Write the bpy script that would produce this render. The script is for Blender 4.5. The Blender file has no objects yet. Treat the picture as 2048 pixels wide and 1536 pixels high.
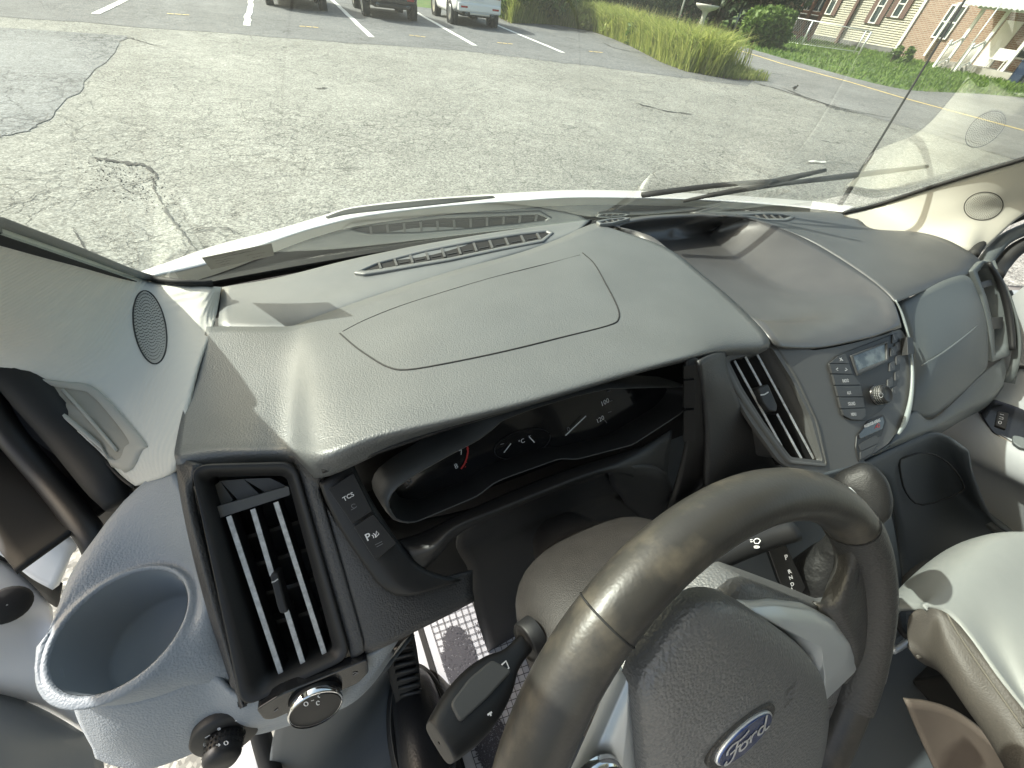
import bpy, bmesh, math, random
import numpy as np
from mathutils import Vector, Matrix
random.seed(7); rng = np.random.default_rng(11)
C = bpy.context.scene.collection
SC = bpy.context.scene
# ------------------------------------------------------------------ camera, sky, sun, exposure
CAMH = 1.62                       # lens height above the lot
FPX = 769.0                       # focal length in pixels of the 2048 px wide photograph
def _axes(nad=(-110.0, 720.0), rt=(1936.0, -525.0)):
    d = np.array([nad[0], nad[1], FPX]); d /= np.linalg.norm(d)
    x = np.array([rt[0], rt[1], FPX]); x /= np.linalg.norm(x)
    x = x - d * np.dot(x, d); x /= np.linalg.norm(x)
    z = -d; y = np.cross(z, x)
    return np.array([x, y, z])
AX = _axes()
cam_d = bpy.data.cameras.new('camera'); cam = bpy.data.objects.new('camera', cam_d); C.objects.link(cam)
cam_d.sensor_width = 36; cam_d.lens = FPX / 2048 * 36; cam_d.clip_start = 0.02; cam_d.clip_end = 2000
m = np.eye(4); m[:3, 0] = AX[:, 0]; m[:3, 1] = -AX[:, 1]; m[:3, 2] = -AX[:, 2]; m[2, 3] = CAMH
cam.matrix_world = Matrix(m.tolist()); SC.camera = cam
SUN_AZ, SUN_EL = math.radians(-46), math.radians(38)      # azimuth from +Y towards +X
world = bpy.data.worlds.new('World'); SC.world = world; world.use_nodes = True
wn = world.node_tree; bg = wn.nodes['Background']
sky = wn.nodes.new('ShaderNodeTexSky'); sky.sky_type = 'NISHITA'; sky.sun_disc = False
sky.sun_elevation = SUN_EL; sky.sun_rotation = SUN_AZ; sky.air_density = 1.6; sky.dust_density = 6.0; sky.ozone_density = 1.0
wn.links.new(sky.outputs[0], bg.inputs[0]); bg.inputs[1].default_value = 0.14
sun_d = bpy.data.lights.new('sun', 'SUN'); sun = bpy.data.objects.new('sun', sun_d); C.objects.link(sun)
sun_d.energy = 4.3; sun_d.angle = math.radians(0.6); sun_d.color = (1.0, 0.97, 0.915)
SDIR = Vector((math.sin(SUN_AZ) * math.cos(SUN_EL), math.cos(SUN_AZ) * math.cos(SUN_EL), math.sin(SUN_EL)))
sun.rotation_euler = SDIR.to_track_quat('Z', 'Y').to_euler(); sun.location = (0, 0, 30)
SC.view_settings.view_transform = 'Standard'; SC.view_settings.look = 'None'
SC.view_settings.exposure = 1.0; SC.view_settings.gamma = 1.0
SC.render.engine = 'CYCLES'
SC.cycles.max_bounces = 8; SC.cycles.transparent_max_bounces = 16
# ------------------------------------------------------------------ pixels -> directions -> points
def ray(px, py):
    v = AX @ np.array([px - 1024.0, py - 768.0, FPX]); return Vector((v / np.linalg.norm(v)).tolist())
CAM = Vector((0, 0, CAMH))
def V(x, y, z): return Vector((x, y, z + CAMH))           # car coordinates measured from the lens
def PZ(px, py, z): r = ray(px, py); return CAM + r * (z / r.z)
def PY(px, py, y): r = ray(px, py); return CAM + r * (y / r.y)
def PX(px, py, x): r = ray(px, py); return CAM + r * (x / r.x)
class Plane:
    """a flat panel of the van: a point, the outward normal and in-plane axes"""
    def __init__(s, p, n, u=(1, 0, 0)):
        s.p = Vector(p); s.n = Vector(n).normalized(); u = Vector(u)
        s.u = (u - s.n * u.dot(s.n)).normalized(); s.v = s.n.cross(s.u)
    def at(s, px, py, h=0.0):
        r = ray(px, py); t = ((s.p + s.n * h) - CAM).dot(s.n) / r.dot(s.n); return CAM + r * t
    def uv(s, px, py, h=0.0):
        q = s.at(px, py, h) - s.p; return Vector((q.dot(s.u), q.dot(s.v)))
    def pt(s, a, h=0.0): return s.p + s.u * a[0] + s.v * a[1] + s.n * h
def plane3(a, b, c, u=(1, 0, 0)):
    n = (b - a).cross(c - a).normalized()
    if n.dot(CAM - a) < 0: n = -n
    return Plane(a, n, u)
def G(px, py, slope=0.015, x0=5.0):
    """a pixel on the ground; the ground climbs gently beyond x0"""
    r = ray(px, py)
    t = CAMH / -r.z; q = CAM + r * t
    if q.x > x0 or q.x < -900 or r.z >= 0:
        t = (CAMH + slope * x0) / (slope * r.x - r.z); q = CAM + r * t
    return q
def gz(x): return max(0.0, 0.015 * (x - 5.0))
# ------------------------------------------------------------------ materials
MATS = {}
def mat(name, col, rough=0.6, metal=0.0, bump=None, var=None, spec=0.5, coat=0.0, col2=None, emit=None, aniso=None):
    """bump=(kind, scale, strength, distance); var=(scale, amount) darkens/lightens with noise; col2=(colour, scale, lo, hi)"""
    m = bpy.data.materials.new(name); m.use_nodes = True; nt = m.node_tree; b = nt.nodes['Principled BSDF']
    b.inputs['Base Color'].default_value = (*col, 1); b.inputs['Roughness'].default_value = rough
    b.inputs['Metallic'].default_value = metal; b.inputs['Specular IOR Level'].default_value = spec
    if coat: b.inputs['Coat Weight'].default_value = coat; b.inputs['Coat Roughness'].default_value = 0.05
    if emit: b.inputs['Emission Color'].default_value = (*emit[0], 1); b.inputs['Emission Strength'].default_value = emit[1]
    tc = nt.nodes.new('ShaderNodeTexCoord'); src = tc.outputs['Object']
    colsock = None
    def noise(scale, detail=4, rough_=0.6):
        n = nt.nodes.new('ShaderNodeTexNoise'); n.inputs['Scale'].default_value = scale
        n.inputs['Detail'].default_value = detail; n.inputs['Roughness'].default_value = rough_
        nt.links.new(src, n.inputs['Vector']); return n
    if col2:
        n = noise(col2[1], 6); r = nt.nodes.new('ShaderNodeMapRange'); r.inputs[1].default_value = col2[2]; r.inputs[2].default_value = col2[3]
        nt.links.new(n.outputs['Fac'], r.inputs[0])
        mx = nt.nodes.new('ShaderNodeMix'); mx.data_type = 'RGBA'
        mx.inputs[6].default_value = (*col, 1); mx.inputs[7].default_value = (*col2[0], 1)
        nt.links.new(r.outputs[0], mx.inputs[0]); colsock = mx.outputs[2]
    if var:
        n = noise(var[0], 5); r = nt.nodes.new('ShaderNodeMapRange'); r.inputs[1].default_value = 0.3; r.inputs[2].default_value = 0.7
        r.inputs[3].default_value = 1 - var[1]; r.inputs[4].default_value = 1 + var[1]
        nt.links.new(n.outputs['Fac'], r.inputs[0])
        mx = nt.nodes.new('ShaderNodeMix'); mx.data_type = 'RGBA'; mx.blend_type = 'MULTIPLY'; mx.inputs[0].default_value = 1
        if colsock: nt.links.new(colsock, mx.inputs[6])
        else: mx.inputs[6].default_value = (*col, 1)
        nt.links.new(r.outputs[0], mx.inputs[7]); colsock = mx.outputs[2]
    if colsock: nt.links.new(colsock, b.inputs['Base Color'])
    if bump:
        kind, sc, st, dist = bump
        bp = nt.nodes.new('ShaderNodeBump'); bp.inputs['Strength'].default_value = st; bp.inputs['Distance'].default_value = dist
        if kind == 'noise':
            h = noise(sc, 3, 0.55).outputs['Fac']
        elif kind == 'grain':       # moulded leather grain: warped cells with creased borders
            wv = noise(sc * 0.6, 2); mm = nt.nodes.new('ShaderNodeMix'); mm.data_type = 'VECTOR'; mm.inputs[0].default_value = 0.0012
            sub = nt.nodes.new('ShaderNodeVectorMath'); sub.operation = 'MULTIPLY_ADD'
            sub.inputs[1].default_value = (1.2 / sc,) * 3; nt.links.new(wv.outputs['Color'], sub.inputs[0]); nt.links.new(src, sub.inputs[2])
            vo = nt.nodes.new('ShaderNodeTexVoronoi'); vo.feature = 'SMOOTH_F1'; vo.inputs['Scale'].default_value = sc
            vo.inputs['Smoothness'].default_value = 0.35
            nt.links.new(sub.outputs[0], vo.inputs['Vector'])
            inv = nt.nodes.new('ShaderNodeMath'); inv.operation = 'MULTIPLY'; inv.inputs[1].default_value = -1
            nt.links.new(vo.outputs['Distance'], inv.inputs[0]); h = inv.outputs[0]
        elif kind == 'wave':        # woven ribs
            w = nt.nodes.new('ShaderNodeTexWave'); w.inputs['Scale'].default_value = sc; w.bands_direction = aniso or 'X'
            w.inputs['Distortion'].default_value = 0.6; w.inputs['Detail'].default_value = 1
            nt.links.new(src, w.inputs['Vector']); h = w.outputs['Fac']
        elif kind == 'brick':
            h = None
        nt.links.new(h, bp.inputs['Height']); nt.links.new(bp.outputs[0], b.inputs['Normal'])
    MATS[name] = m; return m
# ------------------------------------------------------------------ objects
def tag(o, label=None, cat=None, group=None, kind=None):
    if label: o['label'] = label
    if cat: o['category'] = cat
    if group: o['group'] = group
    if kind: o['kind'] = kind
    return o
def empty(name, loc, label=None, cat=None, group=None, kind=None):
    o = bpy.data.objects.new(name, None); C.objects.link(o); o.location = loc; o.empty_display_size = 0.05
    return tag(o, label, cat, group, kind)
def world_loc(o):
    v = Vector(o.location)
    while o.parent: o = o.parent; v = v + Vector(o.location)
    return v
def link(name, me, material, parent=None, smooth=False, autos=None):
    o = bpy.data.objects.new(name, me); C.objects.link(o)
    if material is not None: me.materials.append(material)
    if smooth:
        me.polygons.foreach_set('use_smooth', [True] * len(me.polygons))
    if parent is not None:
        o.parent = parent; o.matrix_parent_inverse = Matrix.Translation(-ROOT(parent))
    return o
def ROOT(p):
    # every mesh carries world coordinates; only Empties are moved
    while p.parent is not None and p.type != 'EMPTY': p = p.parent
    return Vector(p.location) if p.type == 'EMPTY' else Vector((0, 0, 0))
def mesh(name, verts, faces, material, parent=None, smooth=False):
    me = bpy.data.meshes.new(name); me.from_pydata([tuple(v) for v in verts], [], faces); me.update()
    if parent is not None and parent.type != 'EMPTY':
        o = bpy.data.objects.new(name, me); C.objects.link(o); me.materials.append(material)
        if smooth: me.polygons.foreach_set('use_smooth', [True] * len(me.polygons))
        o.parent = parent; return o        # parents that are meshes sit untransformed in their own root
    return link(name, me, material, parent, smooth)
def bm_obj(name, bm, material, parent=None, smooth=False):
    me = bpy.data.meshes.new(name); bm.to_mesh(me); bm.free()
    if parent is not None and parent.type != 'EMPTY':
        o = bpy.data.objects.new(name, me); C.objects.link(o); me.materials.append(material)
        if smooth: me.polygons.foreach_set('use_smooth', [True] * len(me.polygons))
        o.parent = parent; return o
    return link(name, me, material, parent, smooth)
def solid(o, t, off=-1.0):
    md = o.modifiers.new('thickness', 'SOLIDIFY'); md.thickness = t; md.offset = off; return o
def bevel(o, w, n=2, ang=35):
    md = o.modifiers.new('bevel', 'BEVEL'); md.width = w; md.segments = n; md.limit_method = 'ANGLE'; md.angle_limit = math.radians(ang)
    md.harden_normals = False; return o
def crom(p0, p1, p2, p3, t):
    t2 = t * t; t3 = t2 * t
    return 0.5 * ((2 * p1) + (p2 - p0) * t + (2 * p0 - 5 * p1 + 4 * p2 - p3) * t2 + (3 * p1 - p0 - 3 * p2 + p3) * t3)
def spline(pts, n, closed=False):
    pts = [Vector(p) for p in pts]; out = []; k = len(pts)
    for i in range(k if closed else k - 1):
        if closed: a, b, c, d = pts[i - 1], pts[i], pts[(i + 1) % k], pts[(i + 2) % k]
        else:
            b, c = pts[i], pts[i + 1]; a = pts[i - 1] if i else b + (b - c); d = pts[i + 2] if i + 2 < k else c + (c - b)
        for j in range(n): out.append(crom(a, b, c, d, j / n))
    if not closed: out.append(pts[-1])
    return out
def pp(q):
    """control point: Vector, (px,py,z) or ('y'|'x',px,py,v)"""
    if isinstance(q, Vector): return q
    if isinstance(q[0], str): return (PY if q[0] == 'y' else PX)(q[1], q[2], q[3])
    return PZ(*q)
def patch(name, grid, material, parent=None, nu=5, nv=5, thick=0.004, smooth=True, flip=None, closed_v=False):
    g = [[pp(q) for q in row] for row in grid]
    g = [spline(row, nu, closed_v) for row in g]
    cols = list(zip(*g)); cols = [spline(c, nv) for c in cols]
    rows = list(zip(*cols)); R, K = len(rows), len(rows[0])
    vs = [v for row in rows for v in row]; fs = []
    for i in range(R - 1):
        for j in range(K if closed_v else K - 1):
            fs.append((i * K + j, i * K + (j + 1) % K, (i + 1) * K + (j + 1) % K, (i + 1) * K + j))
    if flip is None:
        s = 0
        for f in fs[::max(1, len(fs) // 60)]:
            a, b, c = vs[f[0]], vs[f[1]], vs[f[2]]; n = (b - a).cross(c - b); s += (1 if n.dot(CAM - a) > 0 else -1)
        flip = s < 0
    if flip: fs = [tuple(reversed(f)) for f in fs]
    o = mesh(name, vs, fs, material, parent, smooth)
    if thick: solid(o, thick)
    return o
from mathutils.bvhtree import BVHTree
def surf(o):
    me = o.data; return BVHTree.FromPolygons([v.co for v in me.vertices], [tuple(p.vertices) for p in me.polygons])
def on(bv, px, py, h=0.0, fallback=None):
    q, n, i, d = bv.ray_cast(CAM, ray(px, py))
    if q is None: return fallback
    if n.dot(CAM - q) < 0: n = -n
    return q + n * h
def rnd(poly, r, n=5):
    """round the corners of a 2-D polygon; r one radius or one per corner"""
    out = []; k = len(poly)
    for i in range(k):
        a, b, c = Vector(poly[i - 1]), Vector(poly[i]), Vector(poly[(i + 1) % k])
        rr = r[i] if isinstance(r, (list, tuple)) else r
        d1, d2 = (a - b), (c - b); l = min(rr, d1.length * 0.48, d2.length * 0.48)
        if l < 1e-6: out.append(b); continue
        p, q = b + d1.normalized() * l, b + d2.normalized() * l
        for j in range(n + 1):
            t = j / n; out.append((1 - t) ** 2 * p + 2 * t * (1 - t) * b + t * t * q)
    return out
def resample(loop, n, start=None):
    L = [Vector(p) for p in loop]; k = len(L); seg = [(L[(i + 1) % k] - L[i]).length for i in range(k)]; T = sum(seg)
    out = []; i = 0; acc = 0.0
    for j in range(n):
        d = T * j / n
        while acc + seg[i] < d - 1e-12: acc += seg[i]; i += 1
        out.append(L[i].lerp(L[(i + 1) % k], (d - acc) / max(seg[i], 1e-12)))
    return out
def plate2(name, pl, poly, h0, h1, material, parent=None, bev=0.0, smooth=False):
    """prism on a plane from 2-D outline: top at h1, bottom at h0"""
    bm = bmesh.new()
    a = 0.0
    for i in range(len(poly)): p, q = poly[i - 1], poly[i]; a += p[0] * q[1] - q[0] * p[1]
    if a < 0: poly = list(reversed(poly))
    top = [bm.verts.new(pl.pt(p, h1)) for p in poly]; bot = [bm.verts.new(pl.pt(p, h0)) for p in poly]
    bm.faces.new(top); bm.faces.new(list(reversed(bot)))
    for i in range(len(poly)): bm.faces.new((bot[i - 1], bot[i], top[i], top[i - 1]))
    o = bm_obj(name, bm, material, parent)
    if bev: bevel(o, bev)
    return o
def plate(name, pl, pix, h0, h1, material, parent=None, r=0.0, bev=0.0, n=5):
    poly = [pl.uv(x, y, h1) for x, y in pix]
    if r: poly = rnd(poly, r, n)
    return plate2(name, pl, poly, h0, h1, material, parent, bev)
def ring(name, pl, outer, inner, h0, h1, depth, material, parent=None, n=72, hin=None, ro=0.01, ri=0.008):
    """frame between two outlines on a plane: rises to h1, walls run down to h0 outside and to -depth inside"""
    if len(outer) == len(inner):
        O = rnd([pl.uv(x, y, h1) for x, y in outer], ro, 6); I = rnd([pl.uv(x, y, h1 if hin is None else hin) for x, y in inner], ri, 6); n = len(O)
    else:
        O = resample(rnd([pl.uv(x, y, h1) for x, y in outer], ro), n); I = resample(rnd([pl.uv(x, y, h1 if hin is None else hin) for x, y in inner], ri), n)
    k = 0 if len(outer) == len(inner) else min(range(n), key=lambda j: (I[j] - O[0]).length); I = I[k:] + I[:k]
    def area(L): return sum(L[i - 1][0] * L[i][1] - L[i][0] * L[i - 1][1] for i in range(len(L)))
    if area(O) * area(I) < 0: I = [I[0]] + list(reversed(I[1:]))
    mid = [O[i].lerp(I[i], 0.5) for i in range(n)]
    o2 = [O[i].lerp(I[i], 0.12) for i in range(n)]
    loops = [[pl.pt(p, h0) for p in O], [pl.pt(p, h1 - 0.0015) for p in O], [pl.pt(p, h1) for p in o2], [pl.pt(p, (h1 + (h1 if hin is None else hin)) / 2 + 0.0008) for p in mid],
             [pl.pt(p, h1 if hin is None else hin) for p in I], [pl.pt(p, -depth) for p in I]]
    vs = [v for L in loops for v in L]; fs = []
    sgn = area(O) > 0
    for a in range(len(loops) - 1):
        for i in range(n):
            f = (a * n + i, a * n + (i + 1) % n, (a + 1) * n + (i + 1) % n, (a + 1) * n + i)
            fs.append(f if sgn else tuple(reversed(f)))
    return mesh(name, vs, fs, material, parent, True)
def tube(name, pts, rad, material, parent=None, seg=12, n=0, cap=True, smooth=True, flat=1.0, up=None):
    """swept tube; rad a number or a list per control point; flat squashes the section across 'up'"""
    pts = [Vector(p) for p in pts]; k = len(pts)
    rads = [rad] * k if not isinstance(rad, (list, tuple)) else list(rad)
    if n:
        rr = [Vector((r, 0, 0)) for r in rads]; rads = [max(1e-5, v.x) for v in spline(rr, n)]; pts = spline(pts, n)
    vs, fs = [], []; prev = None
    for i, p in enumerate(pts):
        t = (pts[min(i + 1, len(pts) - 1)] - pts[max(i - 1, 0)]).normalized()
        ref = Vector(up) if up is not None else (prev if prev is not None else (Vector((0, 0, 1)) if abs(t.z) < 0.9 else Vector((1, 0, 0))))
        b = t.cross(ref).normalized(); nn = b.cross(t).normalized(); prev = nn
        for s in range(seg):
            a = 2 * math.pi * s / seg; vs.append(p + (b * math.cos(a) + nn * math.sin(a) * flat) * rads[i])
    for i in range(len(pts) - 1):
        for s in range(seg): fs.append((i * seg + s, i * seg + (s + 1) % seg, (i + 1) * seg + (s + 1) % seg, (i + 1) * seg + s))
    if cap: fs.append(tuple(reversed(range(seg)))); fs.append(tuple(range((len(pts) - 1) * seg, len(pts) * seg)))
    return mesh(name, vs, fs, material, parent, smooth)
def box(name, lo, hi, material, parent=None, bev=0.0):
    bm = bmesh.new(); bmesh.ops.create_cube(bm, size=1.0)
    lo, hi = Vector(lo), Vector(hi)
    for v in bm.verts: v.co = Vector(((lo[i] + hi[i]) / 2 + v.co[i] * (hi[i] - lo[i]) for i in range(3)))
    o = bm_obj(name, bm, material, parent)
    if bev: bevel(o, bev)
    return o
def lathe(name, prof, origin, axis, material, parent=None, seg=32, u=(1, 0, 0), smooth=True):
    """prof: list of (radius, height along axis)"""
    ax = Vector(axis).normalized(); u = Vector(u)
    if abs(ax.dot(u.normalized())) > .98: u = Vector((0, 0, 1))
    u = (u - ax * u.dot(ax)).normalized(); w = ax.cross(u); o = Vector(origin)
    vs, fs = [], []
    for r, h in prof:
        for s in range(seg):
            a = 2 * math.pi * s / seg; vs.append(o + ax * h + (u * math.cos(a) + w * math.sin(a)) * max(r, 1e-5))
    for i in range(len(prof) - 1):
        for s in range(seg): fs.append((i * seg + s, i * seg + (s + 1) % seg, (i + 1) * seg + (s + 1) % seg, (i + 1) * seg + s))
    return mesh(name, vs, fs, material, parent, smooth)
FONT_CACHE = {}
def text(name, s, pl, p0, p1, material, parent=None, h=0.0006, thin=0.0002, tall=1.0, bold=0.0, stroke=False):
    """lettering on a plane: baseline runs from pixel p0 to pixel p1"""
    cu = bpy.data.curves.new(name, 'FONT'); cu.body = s; cu.size = 1.0; cu.offset = bold; cu.resolution_u = 3
    ob = bpy.data.objects.new(name, cu); C.objects.link(ob)
    dg = bpy.context.evaluated_depsgraph_get(); me = bpy.data.meshes.new_from_object(ob.evaluated_get(dg))
    bpy.data.objects.remove(ob)
    xs = [v.co.x for v in me.vertices]; w = max(xs) - min(xs); x0 = min(xs)
    a, b = pl.at(*p0, h), pl.at(*p1, h); d = (b - a); L = d.length; d = d / L; up = pl.n.cross(d).normalized()
    k = L / w
    for v in me.vertices:
        q = a + d * ((v.co.x - x0) * k) + up * (v.co.y * k * tall); v.co = q
    me.update(); me.name = name
    o = bpy.data.objects.new(name, me); C.objects.link(o); me.materials.clear(); me.materials.append(material)
    if parent is not None:
        o.parent = parent
        if parent.type == 'EMPTY': o.matrix_parent_inverse = Matrix.Translation(-ROOT(parent))
    return o
def stroke(name, pl, paths, w, material, parent=None, h=0.0006):
    """drawn symbol on a plane: each path a list of pixels, ribbon width w metres"""
    vs, fs = [], []
    for path in paths:
        P = [pl.uv(x, y, h) for x, y in path]
        for i in range(len(P)):
            t = (P[min(i + 1, len(P) - 1)] - P[max(i - 1, 0)]).normalized(); nrm = Vector((-t.y, t.x)) * w / 2
            vs += [pl.pt(P[i] + nrm, h), pl.pt(P[i] - nrm, h)]
            if i: k = len(vs); fs.append((k - 4, k - 3, k - 1, k - 2))
    return mesh(name, vs, fs, material, parent)
def arc(cx, cy, rx, ry, a0, a1, n=14, rot=0):
    out = []
    for i in range(n + 1):
        a = math.radians(a0 + (a1 - a0) * i / n); x, y = rx * math.cos(a), ry * math.sin(a)
        c, s = math.cos(math.radians(rot)), math.sin(math.radians(rot)); out.append((cx + x * c - y * s, cy + x * s + y * c))
    return out
# ================================================================== OUTDOORS
def asphalt(name, base, spread, crackw, crack_scale, tint, spots=0.5):
    m = bpy.data.materials.new(name); m.use_nodes = True; nt = m.node_tree; b = nt.nodes['Principled BSDF']; N = nt.nodes.new; L = nt.links.new
    b.inputs['Roughness'].default_value = 0.85; b.inputs['Specular IOR Level'].default_value = 0.3
    tc = N('ShaderNodeTexCoord'); src = tc.outputs['Object']
    def noise(s, d=5, r=0.6, v=src):
        n = N('ShaderNodeTexNoise'); n.inputs['Scale'].default_value = s; n.inputs['Detail'].default_value = d; n.inputs['Roughness'].default_value = r
        L(v, n.inputs['Vector']); return n
    def ramp(sock, a, b_, lo, hi):
        r = N('ShaderNodeMapRange'); r.inputs[1].default_value = a; r.inputs[2].default_value = b_; r.inputs[3].default_value = lo; r.inputs[4].default_value = hi
        L(sock, r.inputs[0]); return r.outputs[0]
    def math_(op, x, y):
        n = N('ShaderNodeMath'); n.operation = op
        for i, q in enumerate((x, y)):
            if isinstance(q, (int, float)): n.inputs[i].default_value = q
            else: L(q, n.inputs[i])
        return n.outputs[0]
    big = ramp(noise(0.35, 5).outputs['Fac'], 0.3, 0.7, 1 - spread, 1 + spread)
    mid = ramp(noise(3.0, 6).outputs['Fac'], 0.3, 0.7, 0.88, 1.12)
    # stone chips: pale and dark crumbs 6 to 15 mm wide
    vo = N('ShaderNodeTexVoronoi'); vo.inputs['Scale'].default_value = 75; L(src, vo.inputs['Vector'])
    sp = N('ShaderNodeSeparateColor'); L(vo.outputs['Color'], sp.inputs[0])
    chip = ramp(sp.outputs[0], 0.0, 1.0, 1 - spots * 0.75, 1 + spots)
    vo2 = N('ShaderNodeTexVoronoi'); vo2.inputs['Scale'].default_value = 24; L(src, vo2.inputs['Vector'])
    sp2 = N('ShaderNodeSeparateColor'); L(vo2.outputs['Color'], sp2.inputs[0])
    chip2 = ramp(sp2.outputs[0], 0.0, 1.0, 0.86, 1.16)
    # alligator cracks: borders of warped cells, present only where a broad noise lets them
    w = noise(1.6, 6, 0.65); vm = N('ShaderNodeVectorMath'); vm.operation = 'MULTIPLY_ADD'; vm.inputs[1].default_value = (0.55, 0.55, 0); L(w.outputs['Color'], vm.inputs[0]); L(src, vm.inputs[2])
    fac = None
    for s, wd, lo, hi, seed in ((crack_scale, crackw, 0.40, 0.52, 0.0), (crack_scale * 2.7, crackw * 1.2, 0.47, 0.56, 13.0)):
        v = N('ShaderNodeTexVoronoi'); v.feature = 'DISTANCE_TO_EDGE'; v.inputs['Scale'].default_value = s; L(vm.outputs[0], v.inputs['Vector'])
        c = ramp(v.outputs['Distance'], 0.0, wd * s, 1.0, 0.0)
        off = N('ShaderNodeVectorMath'); off.operation = 'ADD'; off.inputs[1].default_value = (seed, seed, 0); L(src, off.inputs[0])
        k = ramp(noise(0.5, 3, 0.5, off.outputs[0]).outputs['Fac'], lo, hi, 0.0, 1.0)
        c = math_('MULTIPLY', c, k); fac = c if fac is None else math_('MAXIMUM', fac, c)
    val = math_('MULTIPLY', math_('MULTIPLY', big, mid), math_('MULTIPLY', chip, chip2))
    val = math_('MULTIPLY', val, base)
    dk = ramp(fac, 0.0, 1.0, 1.0, 0.42)
    val = math_('MULTIPLY', val, dk)
    cc = N('ShaderNodeCombineColor'); 
    for i in range(3): L(math_('MULTIPLY', val, tint[i]), cc.inputs[i])
    L(cc.outputs[0], b.inputs['Base Color'])
    bp = N('ShaderNodeBump'); bp.inputs['Strength'].default_value = 0.5; bp.inputs['Distance'].default_value = 0.01
    L(math_('SUBTRACT', chip, math_('MULTIPLY', fac, 1.5)), bp.inputs['Height']); L(bp.outputs[0], b.inputs['Normal'])
    return m
M_lot = asphalt('aged_asphalt', 0.24, 0.17, 0.006, 1.6, (1.0, 1.0, 0.90), 0.62)
M_dark = asphalt('dark_asphalt', 0.150, 0.16, 0.006, 0.9, (0.98, 1.0, 1.0), 0.45)
M_blue = asphalt('bluish_asphalt', 0.20, 0.2, 0.010, 2.2, (0.97, 1.0, 1.0), 0.5)
M_road = asphalt('road_asphalt', 0.20, 0.18, 0.006, 0.6, (1.0, 1.0, 0.96), 0.35)
M_paint = mat('white_line_paint', (0.74, 0.74, 0.70), 0.7, var=(9, 0.18), col2=((0.3, 0.3, 0.28), 14, 0.62, 0.72))
M_yel = mat('yellow_line_paint', (0.72, 0.55, 0.22), 0.7, var=(9, 0.2), col2=((0.3, 0.28, 0.2), 12, 0.55, 0.7))
M_soil = mat('soil', (0.12, 0.10, 0.07), 0.95, var=(3, 0.4))
M_turf = mat('turf_soil', (0.075, 0.13, 0.028), 0.95, var=(2.0, 0.35), col2=((0.14, 0.15, 0.05), 1.2, 0.5, 0.7))
def sheet(name, pts, dz, material, parent=None, kind='structure', grid=None):
    o = mesh(name, [(p[0], p[1], (gz(p[0]) if len(p) < 3 else p[2]) + dz) for p in pts], [tuple(range(len(pts)))], material, parent)
    me = o.data
    if me.polygons[0].normal.z < 0: me.flip_normals()
    if kind and parent is None: o['kind'] = kind
    return o
def strip_sheet(name, left, right, dz, material, parent=None, kind='structure'):
    """ribbon on the climbing ground between two rows of points (cut at x=5 where the slope starts)"""
    vs, fs = [], []
    for a, b in zip(left, right):
        vs += [(a[0], a[1], gz(a[0]) + dz), (b[0], b[1], gz(b[0]) + dz)]
    for i in range(len(left) - 1): fs.append((2 * i, 2 * i + 2, 2 * i + 3, 2 * i + 1))
    o = mesh(name, vs, fs, material, parent)
    if o.data.polygons[0].normal.z < 0: o.data.flip_normals()
    if kind and parent is None: o['kind'] = kind
    return o
# the ground: one sheet to the horizon, level under the lot and climbing to the right
xs = [-900, -60, -20, -8, -4, 0, 5, 9, 14, 22, 40, 90, 300, 900]; ys = [-900, -60, -10, 0, 6, 12, 20, 40, 120, 900]
vs = [(x, y, min(gz(x), 1.6) - 0.012) for x in xs for y in ys]; n = len(ys)
fs = [(i * n + j, (i + 1) * n + j, (i + 1) * n + j + 1, i * n + j + 1) for i in range(len(xs) - 1) for j in range(n - 1)]
ground = mesh('ground', vs, fs, M_turf); ground['kind'] = 'structure'
# the lot: level part and the part that climbs
lot = strip_sheet('parking_lot', [(-45, -30), (-45, 24)], [(5, -30), (5, 24)], 0.0, M_lot)
lot2 = strip_sheet('parking_lot_apron', [(5, -30), (5, 16.5)], [(13.2, -30), (13.2, 10.5)], 0.0, M_lot)
# ragged sheets of other asphalt
def ragged(a, b, n, amp):
    out = []
    for i in range(n + 1):
        t = i / n; p = Vector(a).lerp(Vector(b), t); d = Vector(b) - Vector(a); d.normalize(); nn = Vector((-d.y, d.x))
        out.append(tuple(p + nn * random.uniform(-amp, amp)))
    return out
edge1 = ragged((-45, 15.0), (5, 13.3), 60, 0.10); edge2 = ragged((5, 13.3), (11.4, 10.2), 24, 0.12)
strip_sheet('parking_row', edge1, [(x, 29) for x, y in edge1], 0.004, M_dark)
strip_sheet('parking_row_end', edge2, [(x, 26 - (x - 5) * 0.2) for x, y in edge2], 0.004, M_dark)
seam = [G(255, 72), G(225, 105), G(170, 165), G(125, 215), G(85, 250), G(40, 265), G(0, 275)]
bl = [(p.x + random.uniform(-.05, .05), p.y) for p in spline([Vector((p.x, p.y, 0)) for p in seam], 5)]
strip_sheet('old_repair_asphalt', bl, [(x - 30, y + 0.5) for x, y in bl], 0.006, M_blue)
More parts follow.
